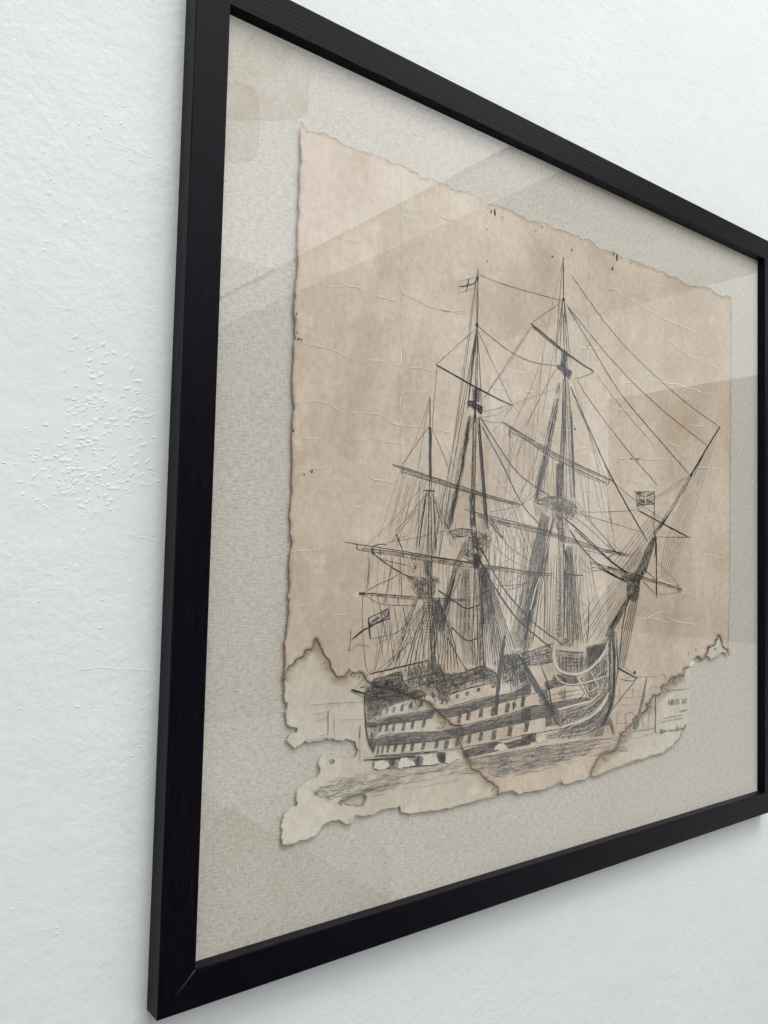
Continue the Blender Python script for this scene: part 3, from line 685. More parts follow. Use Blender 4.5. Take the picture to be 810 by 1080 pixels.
# ---------- masts
def bundle(pen, a, c, w0, w1, n, tones=(D, G_), w=.75, wash=None):
    """close parallel rigging or a hatched spar between two points"""
    n = int(n * .42); tones = tones + (G_, S_)
    for i in range(n):
        o0 = random.uniform(-.5, .5); o1 = o0 + random.uniform(-.12, .12); t0 = random.uniform(0, .3); t1 = random.uniform(.7, 1)
        dx, dy = c[0] - a[0], c[1] - a[1]; L = math.hypot(dx, dy); nx, ny = -dy / L, dx / L
        q = [(a[0] + dx * t + nx * (o0 + (o1 - o0) * t) * (w0 + (w1 - w0) * t), a[1] + dy * t + ny * (o0 + (o1 - o0) * t) * (w0 + (w1 - w0) * t)) for t in (t0, (t0 + t1) / 2, t1)]
        pen.line(q, w * random.uniform(.55, 1.1), random.choice(tones), .15)
def spar(pen, pts, w0, w1, tone_edge=G_, fillw=WL):
    """a round spar: two inked edges with shading between"""
    q = smooth(pts, 1) if len(pts) > 2 else pts; nn = normals(q, 1); N = len(q)
    A, B = [], []
    for i, (p, m) in enumerate(zip(q, nn)):
        k = (w0 + (w1 - w0) * i / (N - 1)) / 2
        A.append((p[0] + m[0] * k, p[1] + m[1] * k)); B.append((p[0] - m[0] * k, p[1] - m[1] * k))
    pen.poly(A + B[::-1], fillw); pen.line(A, .6, tone_edge, .1, sm=0); pen.line(B, .85, D, .1, sm=0)

mz = Pen()
mz.line([(453.6, 416.5), (453.6, 452)], 1.0, D); mz.taper([(453.6, 450), (454, 506)], 1.5, 2.0, G_); mz.line([(452.6, 452), (453, 520)], .7, D); mz.line([(454.6, 452), (455.2, 520)], .7, D)
spar(mz, [(453.4, 520), (454, 598)], 2.6, 3.2); mz.line(ce((245, 690), (205, 960)), 1.4, D); mz.line(ce((240, 700), (190, 960)), .6, G_); mz.line(ce((280, 690), (295, 990)), 1.6, G_); mz.line(ce((285, 720), (325, 850)), .8, D)
mz.hatch(ce((235, 665), (290, 668), (288, 700), (240, 695)), 1.0, [.1, 1.3], 4, .8, (D,), .4)
blob(mz.S, ce((262, 352))[0], 1.3, 2, N_INK + .0001, D); mz.line(ce((225, 672), (290, 680)), 1.4, D)
mz.hatch(m1((545, 385), (600, 380), (700, 395), (810, 385), (810, 440), (700, 470), (600, 450), (570, 420)), 0.8, [.1, 1.3, -.6], 4, .65, (D, G_), .3, WL)
mz.hatch(m1((580, 450), (810, 440), (800, 570), (650, 560)), .6, [1.2, 1.8], 6, .7, (D, G_), .3, WL)
mz.hatch(m1((710, 260), (780, 255), (780, 390), (715, 390)), .9, [1.5], 8, .8, (D, G_), .1, WA)
mz.hatch(m1((555, 230), (650, 230), (640, 370), (590, 350)), .45, [1.3, .2], 4, .6, (D, G_), .4)
mz.hatch(m2((0, 560), (190, 560), (200, 600), (140, 650), (130, 740), (0, 740)), .75, [.1, 1.4, 1.0], 5, .75, (D, G_), .4, WL)
for i in range(12):                       # lower shrouds
    t = i / 11 + random.gauss(0, .02); mz.line([lerp((449, 634), (462, 634), t), lerp((428, 668), (461, 668), t), lerp((410, 706), (466, 712), t)], .5 + .4 * random.random(), random.choice((D, G_, G_)))
for i in range(7):
    mz.line(m4((175 + i * 6, 210), (230 + i * 13, 470), (190 + i * 24, 670)), .7, random.choice((D, G_)))
mz.hatch(m4((160, 200), (210, 190), (250, 330), (220, 420), (190, 400), (150, 250)), .8, [1.2, 1.9], 6, .8, (D, G_), .2, WL)
bundle(mz, (461, 634), (455, 706), 6, 9, 16)
for i in range(13): mz.line(m1((705, 610 + i * 26), (775, 608 + i * 26)), .6, D)
mz.line(m1((705, 600), (690, 960)), .6, G_); mz.line(m1((775, 600), (760, 960)), .6, G_)
spar(mz, m1((640, 590), (570, 760), (500, 965)), 2.4, 3.2); mz.line(ca((250, 590), (235, 640)), 2.2, G_)
spar(mz, [(452.6, 600), (454.5, 640), (457.5, 704)], 3.0, 4.2, D)
mz.make('mast', ship)

mn = Pen()
mn.line([(504.3, 284), (504, 342)], 1.0, D); mn.line([(502.2, 300), (502.8, 342)], .6, G_); mn.line([(503.8, 284), (503.9, 277)], .6, G_)
blob(mn.S, (503.3, 343), 1.5, 3, N_INK + .0001, D)
spar(mn, [(503.2, 346), (502.2, 412)], 1.4, 1.9); mn.hatch(m7((345, 930), (410, 930), (400, 1040), (350, 1040)), .9, [1.3, .2], 4, .8, (D, G_), .4, WA)
xt = ce((455, 212), (480, 205), (538, 240), (530, 285), (500, 260), (458, 236)); mn.hatch(xt, 1.1, [.5, 1.3, -.6], 4, .8, (D,), .3, WA)
mn.line(ce((452, 222), (540, 262)), 1.7, D); mn.line(ce((460, 212), (538, 246)), 1.0, D)
bundle(mn, (495.8, 436), (485.3, 504), 3.4, 4.6, 14, (D, D, G_)); bundle(mn, (485.3, 504), (472, 560), 4.6, 6.5, 18, (D, D, G_)); mn.hatch(ce((455, 290), (490, 290), (425, 640), (370, 890), (340, 890)), .35, [1.85], 9, .7, (D, G_), .08, WL)
spar(mn, [(500.8, 438), (499, 520), (498, 556)], 3.0, 4.6); bundle(mn, (500.5, 440), (498.5, 556), 2.4, 3.8, 10, (G_, D))
spar(mn, [(504.5, 440), (510, 512), (513.5, 558)], 2.2, 3.2); bundle(mn, (504.5, 440), (513, 556), 2, 3, 8)
mn.hatch(ce((465, 690), (500, 690), (500, 860), (470, 860)), .8, [1.5, 1.2], 6, .8, (D, G_), .2, WL)
topm = m2((240, 190), (310, 150), (380, 135), (470, 150), (520, 165), (600, 185), (630, 215), (625, 290), (580, 350), (540, 340), (500, 300), (430, 210), (330, 215), (270, 205))
mn.hatch(topm, .75, [-.1, .8, 1.6], 5, .6, (D, G_, G_), .3, WL); mn.line(m2((245, 190), (330, 145), (400, 140), (490, 158)), 1.0, D); mn.line(m2((300, 210), (400, 212), (440, 190)), 1.2, D)
mn.hatch(m2((430, 210), (540, 220), (560, 330), (540, 440), (460, 440), (380, 380)), 0.9, [1.3, 1.9, .3], 5, .65, (D, G_, G_), .2, WL)
mn.hatch(m2((480, 360), (550, 370), (545, 420), (520, 490), (480, 470)), 1.3, [1.0], 4, .9, (D,), .4, WA)
for i in range(7): mn.line(m2((275 + i * 28, 215), (290 + i * 22, 290 + 12 * (i % 3))), .6, random.choice((D, G_)))
for k in range(4): mn.line(m2((330 + k * 65, 90), (325 + k * 68, 150)), .7, G_)
bundle(mn, m2((430, 230))[0], m2((330, 470))[0], 4, 6, 18, (D, D, G_)); bundle(mn, m2((340, 440))[0], m4((215, 380))[0], 6.5, 6, 26, (D, D, G_), .85); bundle(mn, m4((280, 180))[0], m4((190, 450))[0], 6, 10, 22, (D, G_), .8)
mn.hatch(m2((320, 400), (400, 420), (370, 560), (250, 900), (190, 900), (270, 640)), .35, [1.9], 9, .8, (D, G_), .08, WL)
for k in range(9): mn.line([lerp(m2((390, 480))[0], m2((440, 480))[0], k / 8), lerp(m4((330, 300))[0], m4((400, 300))[0], k / 8), lerp(m4((370, 620))[0], m4((460, 640))[0], k / 8)], .5, random.choice((G_, S_)))
spar(mn, m2((535, 480), (540, 700), (555, 960)), 2.2, 2.8); spar(mn, m4((480, 330), (490, 640)), 2.6, 3.6)
for k in range(10):
    t = k / 9; mn.line([lerp(m2((545, 470))[0], m2((610, 470))[0], t), lerp(m4((490, 250))[0], m4((560, 250))[0], t), lerp(m4((500, 640))[0], m4((640, 600))[0], t)], .5 + .35 * random.random(), random.choice((D, G_, G_)))
mn.hatch(m2((540, 470), (600, 480), (640, 700), (660, 960), (560, 960)), .12, [1.45], 8, .7, (D, G_), .1, WL)
for k in range(16): mn.line(m4((405, 10 + k * 25.0), (435, 8 + k * 25.0)), .6, D)
for u in (404, 436, 380): mn.line(m4((u, 0), (u - 2, 415)), .6, G_)
for u in (425, 440, 458): mn.line(m4((u, 400), (u + 3, 640)), .7, random.choice((D, G_)))
mn.line([(502.2, 408), (501.4, 430), (500.6, 446)], 2.6, D); spar(mn, [(499.0, 546), (501, 575), (503, 600)], 4.4, 4.8, D); spar(mn, [(503.2, 598), (505.6, 650), (508.5, 704)], 4.2, 5.2, D)
mn.line([(495.5, 438), (485.5, 504), (473, 558)], 1.4, D); mn.line([(505, 440), (510.2, 512), (514, 556)], 1.0, D)
mn.make('mast', ship)

fo = Pen()
fo.line([(594.3, 272), (594.5, 314)], 1.2, D); blob(fo.S, (594.3, 316), 1.4, 2.6, N_INK + .0001, D); blob(fo.S, (594.2, 272.5), .9, .8, N_INK + .0001, D)
bundle(fo, (594.6, 318), (595.5, 372), 2.5, 3.5, 8); fo.line([(593.2, 318), (586, 378)], .7, G_); fo.line([(595.6, 318), (602, 384)], .7, G_); fo.line([(593.6, 318), (590.5, 370)], .7, D); fo.line([(595, 318), (598, 370)], .7, D)
fo.hatch(cf((595, 445), (625, 450), (625, 530), (590, 525)), 1.1, [1.4, .2], 4, .8, (D,), .3, WA)
fo.hatch(cf((570, 518), (600, 512), (645, 548), (638, 590), (615, 575), (575, 535)), 1.1, [.6, 1.3, -.5], 4, .8, (D,), .3, WA); fo.line(cf((568, 522), (645, 562)), 1.6, D); fo.line(cf((578, 518), (648, 550)), 1.0, D)
bundle(fo, (591, 400), (588, 420), 4, 4.6, 12, (D, D, G_)); bundle(fo, (588.5, 418), (575.5, 480), 4.2, 6, 20, (D, D, G_)); bundle(fo, (575.5, 478), (564, 531), 6, 7.5, 24, (D, D, G_), .85)
fo.hatch(cg((325, 0), (360, 0), (305, 300), (270, 520), (215, 560), (260, 330)), .4, [1.8], 9, .7, (D, G_), .08, WL)
bundle(fo, (596, 398), (594.5, 490), 5, 6, 16, (G_, D), .7); spar(fo, [(597.5, 400), (600, 430), (604, 525)], 3.0, 4.0); bundle(fo, (601, 402), (606, 528), 3, 5, 12, (G_, D), .7)
fo.hatch(cg((335, 350), (372, 345), (370, 530), (335, 530)), 1.0, [1.5, 1.2], 6, .85, (D, D, G_), .2, WA)
fo.line(cg((375, 0), (378, 560)), .7, D); fo.line(cg((388, 0), (392, 560)), .7, G_)
tp = m3((240, 235), (270, 200), (330, 175), (370, 168), (500, 195), (560, 215), (582, 260), (570, 305), (545, 360), (500, 350), (480, 300), (420, 290), (380, 285), (320, 250))
fo.hatch(tp, .75, [-.1, .7, 1.5], 5, .6, (D, G_, G_), .3, WL); fo.line(m3((260, 215), (370, 168), (500, 198)), 1.1, D)
fo.hatch(m3((385, 240), (450, 260), (500, 330), (500, 540), (450, 540), (420, 420), (380, 320)), 0.85, [1.4, 1.9, .2], 5, .65, (D, G_, G_), .2, WL); fo.hatch(m3((480, 230), (580, 240), (570, 320), (490, 360)), .8, [1.2, .3], 4, .8, (D, G_), .5)
for k in range(8): fo.line(m3((250 + k * 14, 250), (262 + k * 12, 330 - k * 5)), .7, random.choice((D, G_)))
bundle(fo, m3((400, 310))[0], m3((345, 520))[0], 3.5, 6, 18, (D, D, G_)); bundle(fo, m3((350, 500))[0], m3((285, 870))[0], 7, 8.5, 30, (D, D, G_), .85); bundle(fo, m5((200, 110))[0], m5((100, 690))[0], 8.5, 13, 40, (D, D, G_), .8)
fo.hatch(m5((185, 120), (235, 120), (150, 480), (140, 700), (10, 700), (70, 420)), .3, [1.85], 9, .7, (D, G_), .08, WL)
fo.line(m5((200, 190), (165, 280), (130, 430)), 1.7, WH); fo.line(m5((180, 300), (150, 420)), .9, D)
fo.line(m3((478, 540), (492, 700), (498, 880)), 1.2, D); fo.line(m5((383, 0), (378, 300), (372, 560)), 2.0, D); fo.line(m5((398, 40), (392, 300), (386, 600)), .8, D); fo.line(m5((420, 60), (425, 400), (440, 620)), .7, G_)
for k in range(8):
    t = k / 7; fo.line([lerp(m3((495, 560))[0], m3((540, 560))[0], t), lerp(m5((400, 250))[0], m5((450, 250))[0], t), lerp(m5((395, 650))[0], m5((510, 660))[0], t)], .5 + .4 * random.random(), random.choice((D, G_, G_)))
fo.hatch(m5((390, 0), (425, 0), (470, 350), (500, 640), (390, 640)), .08, [1.5], 8, .6, (D, G_), .1, WL)
for k in range(24): fo.line(m5((322, 20 + k * 26), (345, 18 + k * 26)), .6, D)
for u, tt in ((318, G_), (346, D), (300, S_), (280, S_), (262, S_), (240, G_)): fo.line(m5((u, 30), (u + (4 if u > 310 else -14), 640)), .55, tt)
for k in range(10): fo.line(m5((318, 290 + k * 34), (350, 300 + k * 34)), 1.1, D)
fo.line(m5((480, 60), (500, 420), (540, 640)), .5, S_); fo.line(m5((450, 30), (480, 400), (500, 600)), .5, G_)
fo.hatch(m5((340, 650), (390, 620), (440, 640), (440, 690), (340, 690)), .9, [.8, 2.0], 5, .8, (D, G_), .4, WL); fo.line(m5((550, 360), (545, 560), (530, 660)), 1.1, D)
fo.line([(595.5, 368), (595.4, 385), (596.0, 402)], 2.6, D); spar(fo, [(595.6, 400), (594.5, 450), (592.0, 492)], 2.6, 4.4, D); spar(fo, [(591.5, 488), (590.4, 520), (590.8, 548)], 4.6, 5.0, D); spar(fo, [(591, 546), (592.4, 600), (592.0, 672)], 4.4, 5.4, D)
fo.line([(588, 420), (575.5, 480), (564.5, 530)], 1.4, D); fo.line([(584, 545), (572, 592), (558, 650), (553, 690)], 1.3, D)
fo.make('mast', ship)

bs = Pen()
bs.taper([(759.4, 450), (746.7, 470.5), (728.9, 501)], 1.2, 1.8, D); spar(bs, [(728.9, 501), (701, 548.5), (690, 563)], 2.0, 3.6); bs.hatch(ch((330, 570), (290, 640), (255, 665), (300, 600)), 1.2, [2.1], 5, .8, (D,), .2, WA)
bs.line([(746.7, 470), (731, 503)], .8, G_); blob(bs.S, (728.8, 501), 1.4, 2, N_INK + .0001, D)
bs.hatch(ch((270, 690), (240, 690), (160, 860), (110, 920), (165, 950), (215, 870)), 1.1, [2.05, 1.2], 6, .85, (D, D, G_), .2, WA); bs.line(ch((255, 660), (265, 740), (255, 800)), 1.6, D)
bs.hatch(m6((380, 290), (470, 290), (470, 350), (460, 440), (430, 470), (380, 440)), .95, [1.3, 2.1, .2], 5, .85, (D, D, G_), .4, WA)
bs.hatch(m6((430, 400), (385, 430), (300, 580), (235, 690), (270, 700), (350, 560)), 1.1, [2.1], 7, .85, (D, D, G_), .15, WA)
bs.line(m6((395, 420), (250, 660)), 1.0, D); bs.line(m6((330, 540), (270, 650)), 1.4, D)
bs.line([(692.3, 566), (692.4, 630.5)], 1.4, D); bs.line([(692.3, 612), (677, 598)], .8, G_); bs.line([(692, 627), (678, 613)], .9, G_)
for k in range(5): bs.line(m6((465 - k * 9, 380), (432 - k * 12, 560)) + h4((272 - k * 13, 400), (240 - k * 9, 540)), .85, random.choice((D, G_)))
bs.line(m6((380, 480), (350, 640)) + h4((215, 430), (205, 530)), 1.2, D)
bs.line(ch((165, 547), (310, 625), (445, 695)), 1.8, D); bs.line(ch((330, 690), (440, 692)), .6, G_)
bs.make('bowsprit', ship)

# ---------- yards
def yard(pts, w0, wm, boom=None, n_ties=0):
    y = Pen(); nP = len(pts)
    mid = pts[nP // 2]
    y.S; q1 = pts[:nP // 2 + 1]; q2 = pts[nP // 2:]
    if wm > 2.2: spar(y, q1, w0, wm); spar(y, q2, wm, w0 * .8)
    else: y.taper(q1, w0, wm, D); y.taper(q2, wm, w0, D)
    if wm > 2.2:
        for i in range(int(nP * 4)):
            t = random.random(); p = along(pts, t); q = along(pts, min(1, t + .05)); o = random.uniform(-.35, .35) * wm * .7
            y.line([(p[0], p[1] + o), (q[0], q[1] + o)], .5, random.choice((G_, D, S_)))
    if boom: y.line(boom, 1.0, D)
    for i in range(n_ties):
        p = along(pts, (i + .6) / n_ties); y.line([(p[0] + .4, p[1] - wm * .8), (p[0], p[1] + wm * .9)], .9, D)
    return y
ys = []
ys.append(yard([(460, 384.5), (481, 396.5), (502, 408.5), (521, 418.5), (541, 428)], 1.1, 1.7))
ys.append(yard([(560, 341), (578, 356), (595.5, 371), (611, 382), (626.7, 392)], 1.2, 1.9, [(561, 344), (586, 365), (603, 377)]))
y = yard([(414, 490), (435, 497), (455, 504), (478, 511.5), (500, 518.5), (525, 526), (549, 532)], 1.4, 3.0, [(423, 497), (443, 503.5), (470, 512), (500, 521), (545, 533)], 7); y.line([(424, 493), (424, 501)], 1.1, D); ys.append(y)
y = yard([(529, 444.7), (551, 458.5), (573, 472.5), (590, 482), (605, 489), (625, 498), (645.4, 507)], 1.4, 3.2, [(537, 454.5), (556, 464), (576, 479), (600, 491), (640, 509.5)], 7); y.line([(537, 448), (537, 458), (539.5, 462)], 1.0, D); y.line(cg((600, 470), (615, 462), (618, 440)), .8, G_); ys.append(y)
y = yard([(381, 579.5), (395, 581), (424, 585), (454, 590), (480, 594), (503, 597), (530, 600), (560, 605), (582, 606)], 2.6, 5.2, [(362.5, 571.6), (393, 576.5), (424, 581), (454, 586.5), (500, 593.5)], 6)
y.line([(376.6, 573), (376.3, 579.5), (381, 580)], 1.0, D); y.hatch(m1((255, 140), (280, 140), (280, 200), (258, 200)), 1.3, [1.5], 4, .9, (D,), .2, WA); y.line(m1((270, 130), (350, 108), (390, 120)), 1.4, G_); y.line(m1((525, 160), (530, 230)), 1.6, D); y.line(m3((320, 770), (400, 775)), .9, D); ys.append(y)
y = yard([(503, 543.5), (520, 549), (541, 554), (562, 559), (583, 564), (600, 569), (624, 577), (645, 582.5), (664, 586)], 2.2, 4.4, [(490, 537), (503, 541), (541, 550), (583, 561)], 6)
y.hatch(m3((30, 365), (62, 372), (60, 430), (40, 430)), 1.0, [1.4, .2], 3, .9, (D,), .4); y.line(ce((565, 830), (640, 925)), 1.6, D); y.line(m6((265, 85), (310, 140), (345, 158)), 1.6, D); y.line(m6((230, 185), (310, 150)), 1.0, D); ys.append(y)
y = yard([(378.5, 626), (400, 627.5), (439, 631), (470, 632.5), (496, 633)], 1.6, 3.0, None, 5); y.hatch(m1((150, 525), (205, 520), (200, 550), (150, 548)), 1.2, [.1, 1.2], 3, .8, (D,), .3, WA); ys.append(y)
y = yard([(622.5, 593), (642, 599), (662.6, 605), (690, 613.5), (719.6, 622)], 1.8, 3.0, None, 3); y.line(m6((710, 350), (712, 380), (735, 410), (745, 385)), .8, D); y.line(m6((190, 240), (290, 290), (380, 335)), 2.4, D); y.line(m6((140, 205), (150, 240), (180, 240)), .8, D); y.hatch(m6((280, 240), (400, 280), (400, 340), (290, 300)), .7, [.4, 1.4], 4, .8, (D, G_), .4); ys.append(y)
y = yard([(595, 605), (606, 606.5), (615, 607)], .8, 1.2); ys.append(y)
for y in ys: y.make('yard', ship)

# ---------- running and standing rigging
rg = Pen()
def L(pts, w=.7, t=G_): rg.line(pts, w * .95, t, .12, True, 2)
for pts, w, t in [
    ([(504, 587), (521.5, 619), (540, 647), (556, 663), (581, 683)], 1.9, D), ([(506.7, 577), (526, 614), (540, 632), (562, 657), (592, 678.5)], 1.4, D),
    ([(595, 546), (617, 565), (640, 588), (661, 605)], 1.8, D), ([(600.6, 558), (611.5, 576), (633, 598), (661, 614)], 1.5, D), ([(607, 559), (643, 592), (662, 604)], 1.2, D),
    ([(602, 408), (607, 420), (645, 505), (683, 571)], 1.3, D), ([(602, 289), (646, 352), (688, 394), (727, 428), (759, 450)], .7, G_), ([(597, 321), (650, 386), (695, 430), (746.7, 470.5)], .75, G_),
    ([(599, 324), (627, 370), (649, 408), (669.6, 434), (727, 500)], .85, G_), ([(609, 401), (620, 420), (664, 478), (695, 513)], .6, G_),
    ([(504, 289), (533, 301), (593, 317)], .7, G_), ([(504.4, 344), (538, 372), (564, 383), (587, 385.6)], .8, G_), ([(506, 439), (522, 465), (545, 499), (564, 513), (580, 523)], 1.1, D), ([(508, 449), (530, 489), (550, 533), (572, 556)], 1.1, D),
    ([(460, 384.5), (502, 346.7)], .8, G_), ([(503, 346.7), (541, 428)], .6, S_), ([(560, 341), (593, 318)], .7, G_), ([(560, 344), (535, 383), (508, 423)], .8, G_), ([(561, 345), (537, 384), (510, 420)], .6, S_), ([(541, 428), (528, 445)], .6, G_),
    ([(626.7, 392), (620, 396), (605, 400)], .9, G_), ([(626, 391), (603, 377), (590, 368)], .7, D), ([(587, 388), (571, 416), (555, 450)], .8, G_), ([(508, 435), (543, 426), (585, 410)], .6, S_), ([(461, 386), (455, 457), (450, 600)], .7, G_),
    ([(503, 287), (487, 400), (466, 560)], .6, S_), ([(503, 287), (495, 360), (480, 460)], .6, G_), ([(503, 345), (489, 420), (478, 470), (462, 560), (455, 600)], .7, G_), ([(503, 345), (493, 410), (480, 480), (463, 590)], .8, G_), ([(503, 347), (496, 400), (494, 430)], 1.0, D), ([(503.5, 347), (507, 400), (507.5, 430)], .9, G_), ([(503, 347), (500, 380), (493, 432)], .8, D),
    ([(594, 274), (580, 330), (565, 420), (560, 470)], .5, S_), ([(594, 318), (582, 380), (572, 440)], .5, S_), ([(593.5, 275), (588, 345), (586, 384)], .6, G_), ([(573, 372), (569, 412), (567, 450)], .6, S_),
    ([(453.6, 420), (436, 473), (422, 494)], .5, S_), ([(452, 450), (438, 470), (424, 491)], .7, G_), ([(453, 418), (445, 470), (440, 500)], .5, S_), ([(455, 451), (466, 475), (474, 495)], .6, S_), ([(450, 520), (434, 541), (417, 561)], .7, G_), ([(452, 521), (430, 550), (413, 570)], .6, G_), ([(443, 506), (441, 560), (440, 578)], .6, S_), ([(434, 503), (421, 556), (418, 577)], .5, S_), ([(458, 523), (470, 552), (480, 570)], .6, G_),
    ([(538, 455), (537, 490), (539, 520)], .6, S_), ([(553, 463), (542, 487)], .7, G_), ([(529, 446), (520, 455), (506, 470)], .5, S_), ([(536, 460), (560, 410), (569, 385)], .6, G_), ([(563, 431), (530, 490)], .5, S_), ([(645, 507), (630, 470), (607, 425)], .5, S_), ([(633, 503), (625, 470), (612, 425)], .5, S_), ([(640, 510), (625, 506), (604, 495)], .7, G_), ([(608, 540), (640, 540), (670, 538)], .6, G_), ([(608, 541), (640, 550), (680, 562)], .6, G_), ([(606, 545), (625, 560), (645, 580)], .6, G_), ([(608, 528), (622, 548), (650, 582)], .5, S_),
    ([(549, 533), (560, 520), (568, 510)], .6, G_), ([(549, 533), (536, 520), (520, 500)], .5, S_), ([(516, 540), (550, 534), (566, 520)], .6, G_), ([(490, 520), (480, 530), (470, 545)], .5, S_),
    ([(394, 584), (404, 592), (424, 605), (432, 608)], 1.3, D), ([(394, 584), (400, 589), (415, 593), (430, 596)], .8, G_), ([(389.5, 587), (388, 610), (386, 622)], .7, G_), ([(390.5, 590), (389, 610), (388, 620)], .6, S_), ([(384, 625), (395, 618), (414, 610), (420, 605)], .9, G_), ([(384, 628), (400, 637), (412, 638.5), (440, 638)], .7, G_), ([(382.5, 628), (382, 660), (385, 700), (388, 709)], .6, G_), ([(415, 588), (410, 615), (405, 637)], .8, G_), ([(422.5, 587), (423, 610), (424, 630)], .8, G_), ([(403, 630), (404, 637)], .9, D), ([(408, 630), (407, 637)], .9, D), ([(420, 630), (419.5, 639)], .9, D),
    ([(425, 640), (427, 650), (430, 662)], 1.0, D), ([(426, 650), (420, 680), (400, 720)], .5, S_), ([(410, 655), (414, 690), (417, 700)], .8, G_), ([(404, 655), (400, 690), (394, 712)], .8, G_), ([(402, 660), (412, 640)], .5, S_), ([(396, 680), (420, 668), (445, 640)], .6, G_), ([(391, 674), (420, 668), (440, 650)], .6, G_), ([(397, 716), (430, 680), (447, 655)], .7, G_), ([(370, 664), (370, 676), (368, 687)], .8, D), ([(368, 687), (377, 679), (390, 682)], .6, G_), ([(393, 712), (418, 690), (440, 672)], .6, G_), ([(462, 622), (480, 635), (493, 643), (499, 640), (506, 638)], 1.4, D), ([(476, 661), (488, 673), (495, 676.5), (503, 673)], 1.4, D), ([(496, 676), (512, 670)], .6, G_), ([(497, 643), (510, 642)], .7, G_), ([(472, 672), (482, 690), (492, 707)], .7, D),
    ([(418, 563), (421, 571), (424, 579)], 1.4, D), ([(407, 573), (420, 570), (445, 566), (470, 560)], .6, G_), ([(413, 571), (417, 568), (430, 565)], .6, S_),
    ([(523, 617), (540, 618), (558, 614)], .7, G_), ([(558, 614), (545, 620), (535, 622)], .7, G_), ([(517, 547), (524, 556), (531, 568)], 1.0, D), ([(531, 570), (540, 580), (560, 592)], .6, G_), ([(520, 575), (540, 592), (560, 600)], .5, S_), ([(532, 550), (528, 590), (527, 610)], .5, S_),
    ([(613, 587), (618, 598), (628, 603), (638, 600)], .7, G_), ([(610, 590), (612, 600), (622, 604), (630, 600)], .5, S_), ([(616, 580), (630, 583), (645, 590)], .6, G_),
    ([(672, 538), (720, 505), (727, 502)], .6, G_), ([(691, 528), (710, 515), (728, 503)], .5, S_), ([(728, 567), (690, 566)], .7, G_), ([(692, 631), (668, 652)], .5, S_), ([(719, 622), (706, 604), (690, 592)], .5, S_), ([(692, 626), (705, 627), (716, 624)], .6, G_), ([(672, 715), (646, 748)], 1.1, D), ([(654, 716), (668, 719), (673, 714)], .9, D), ([(656, 702), (672, 713)], .6, G_), ([(741, 507), (727, 509)], .6, S_)]: L(pts, w, t)
for k in range(7):                  # bobstays and martingale fan
    t = k / 6; L([lerp((758, 452), (727, 505), t), lerp((735, 530), (715, 540), t), lerp((722, 570), (700, 575), t), lerp((705, 612), (697, 610), t)], .42, random.choice((G_, S_, S_)))
for k in range(11):                 # foot ropes from bow rail up to the sprit
    t = k / 10; L([lerp((613, 660), (637, 674), t), lerp((640, 622), (662, 630), t), lerp((674, 575), (680, 590), t)], .4 + .3 * random.random(), random.choice((G_, D, S_)))
for k in range(5): t = k / 4; L([lerp((598, 676), (625, 680), t), lerp((628, 628), (655, 634), t)], .6, random.choice((G_, S_)))
for k in range(6): t = k / 5; L([lerp((642, 600), (664, 604), t), lerp((668, 566), (683, 575), t), lerp((690, 540), (700, 548), t)], .5, random.choice((G_, S_)))
for k in range(12):                 # thin verticals between the masts
    x = 516 + k * 5 + random.uniform(-2, 2); L([(x, 556 + random.uniform(0, 50)), (x - 2 - k * .4, 668 - k * 2 + random.uniform(-20, 14))], .5, random.choice((S_, S_, G_)))
for k in range(10): x = 470 + k * 4.4; L([(x, 600 + random.uniform(0, 30)), (x - 3, 690 + random.uniform(-20, 14))], .5, random.choice((S_, G_)))
for k in range(9): x = 572 + k * 5; L([(x, 590 + random.uniform(0, 20)), (x - 3, 680 + random.uniform(-14, 4))], .5, random.choice((S_, G_)))
for k in range(9): x = 395 + k * 6.2; L([(x + 8, 640 + random.uniform(0, 20)), (x, 706 + random.uniform(-14, 4))], .5, random.choice((S_, G_)))
for k in range(8): x = 437 + k * 3.6; L([(x + 6, 535 + random.uniform(-20, 10)), (x, 600)], .5, S_)
for k in range(14): t = k / 13; L([lerp((571, 540), (580, 545), t), lerp((560, 590), (570, 600), t), lerp((537, 675), (556, 690), t)], .6, random.choice((G_, D)))
for k in range(10): t = k / 9; L([lerp((505, 600), (513, 598), t), lerp((517, 650), (529, 645), t), lerp((520, 702), (545, 690), t)], .7, random.choice((G_, D)))
for k in range(6): L(m4((450 + k * 60, 610 - k * 6), (456 + k * 60, 690 - k * 10)), .7, D)
def drop(A, B, n, w=.45, tones=(S_, G_, S_)):      # bunches of buntlines hanging from one spar to the next
    n = int(n * 1.4); w *= .85
    for k in range(n):
        t = (k + random.uniform(.1, .9)) / n; p0 = along(A, t); p1 = along(B, max(0, min(1, t + random.uniform(-.08, .08)))); e_ = random.uniform(.55, 1)
        L([p0, lerp(p0, p1, e_ * .5), lerp(p0, p1, e_)], w, random.choice(tones))
drop([(420, 492), (480, 512)], [(395, 581), (470, 592)], 12); drop([(500, 518), (548, 532)], [(520, 600), (575, 604)], 12)
drop([(532, 447), (640, 504)], [(510, 545), (660, 585)], 18, .4); drop([(505, 548), (580, 563)], [(500, 640), (575, 660)], 16); drop([(460, 590), (580, 605)], [(460, 690), (560, 690)], 22, .4)
drop([(600, 570), (622, 576)], [(590, 670), (640, 668)], 8, .4); drop([(390, 628), (480, 633)], [(400, 705), (490, 705)], 16, .4); drop([(388, 582), (450, 590)], [(382, 628), (450, 632)], 9)
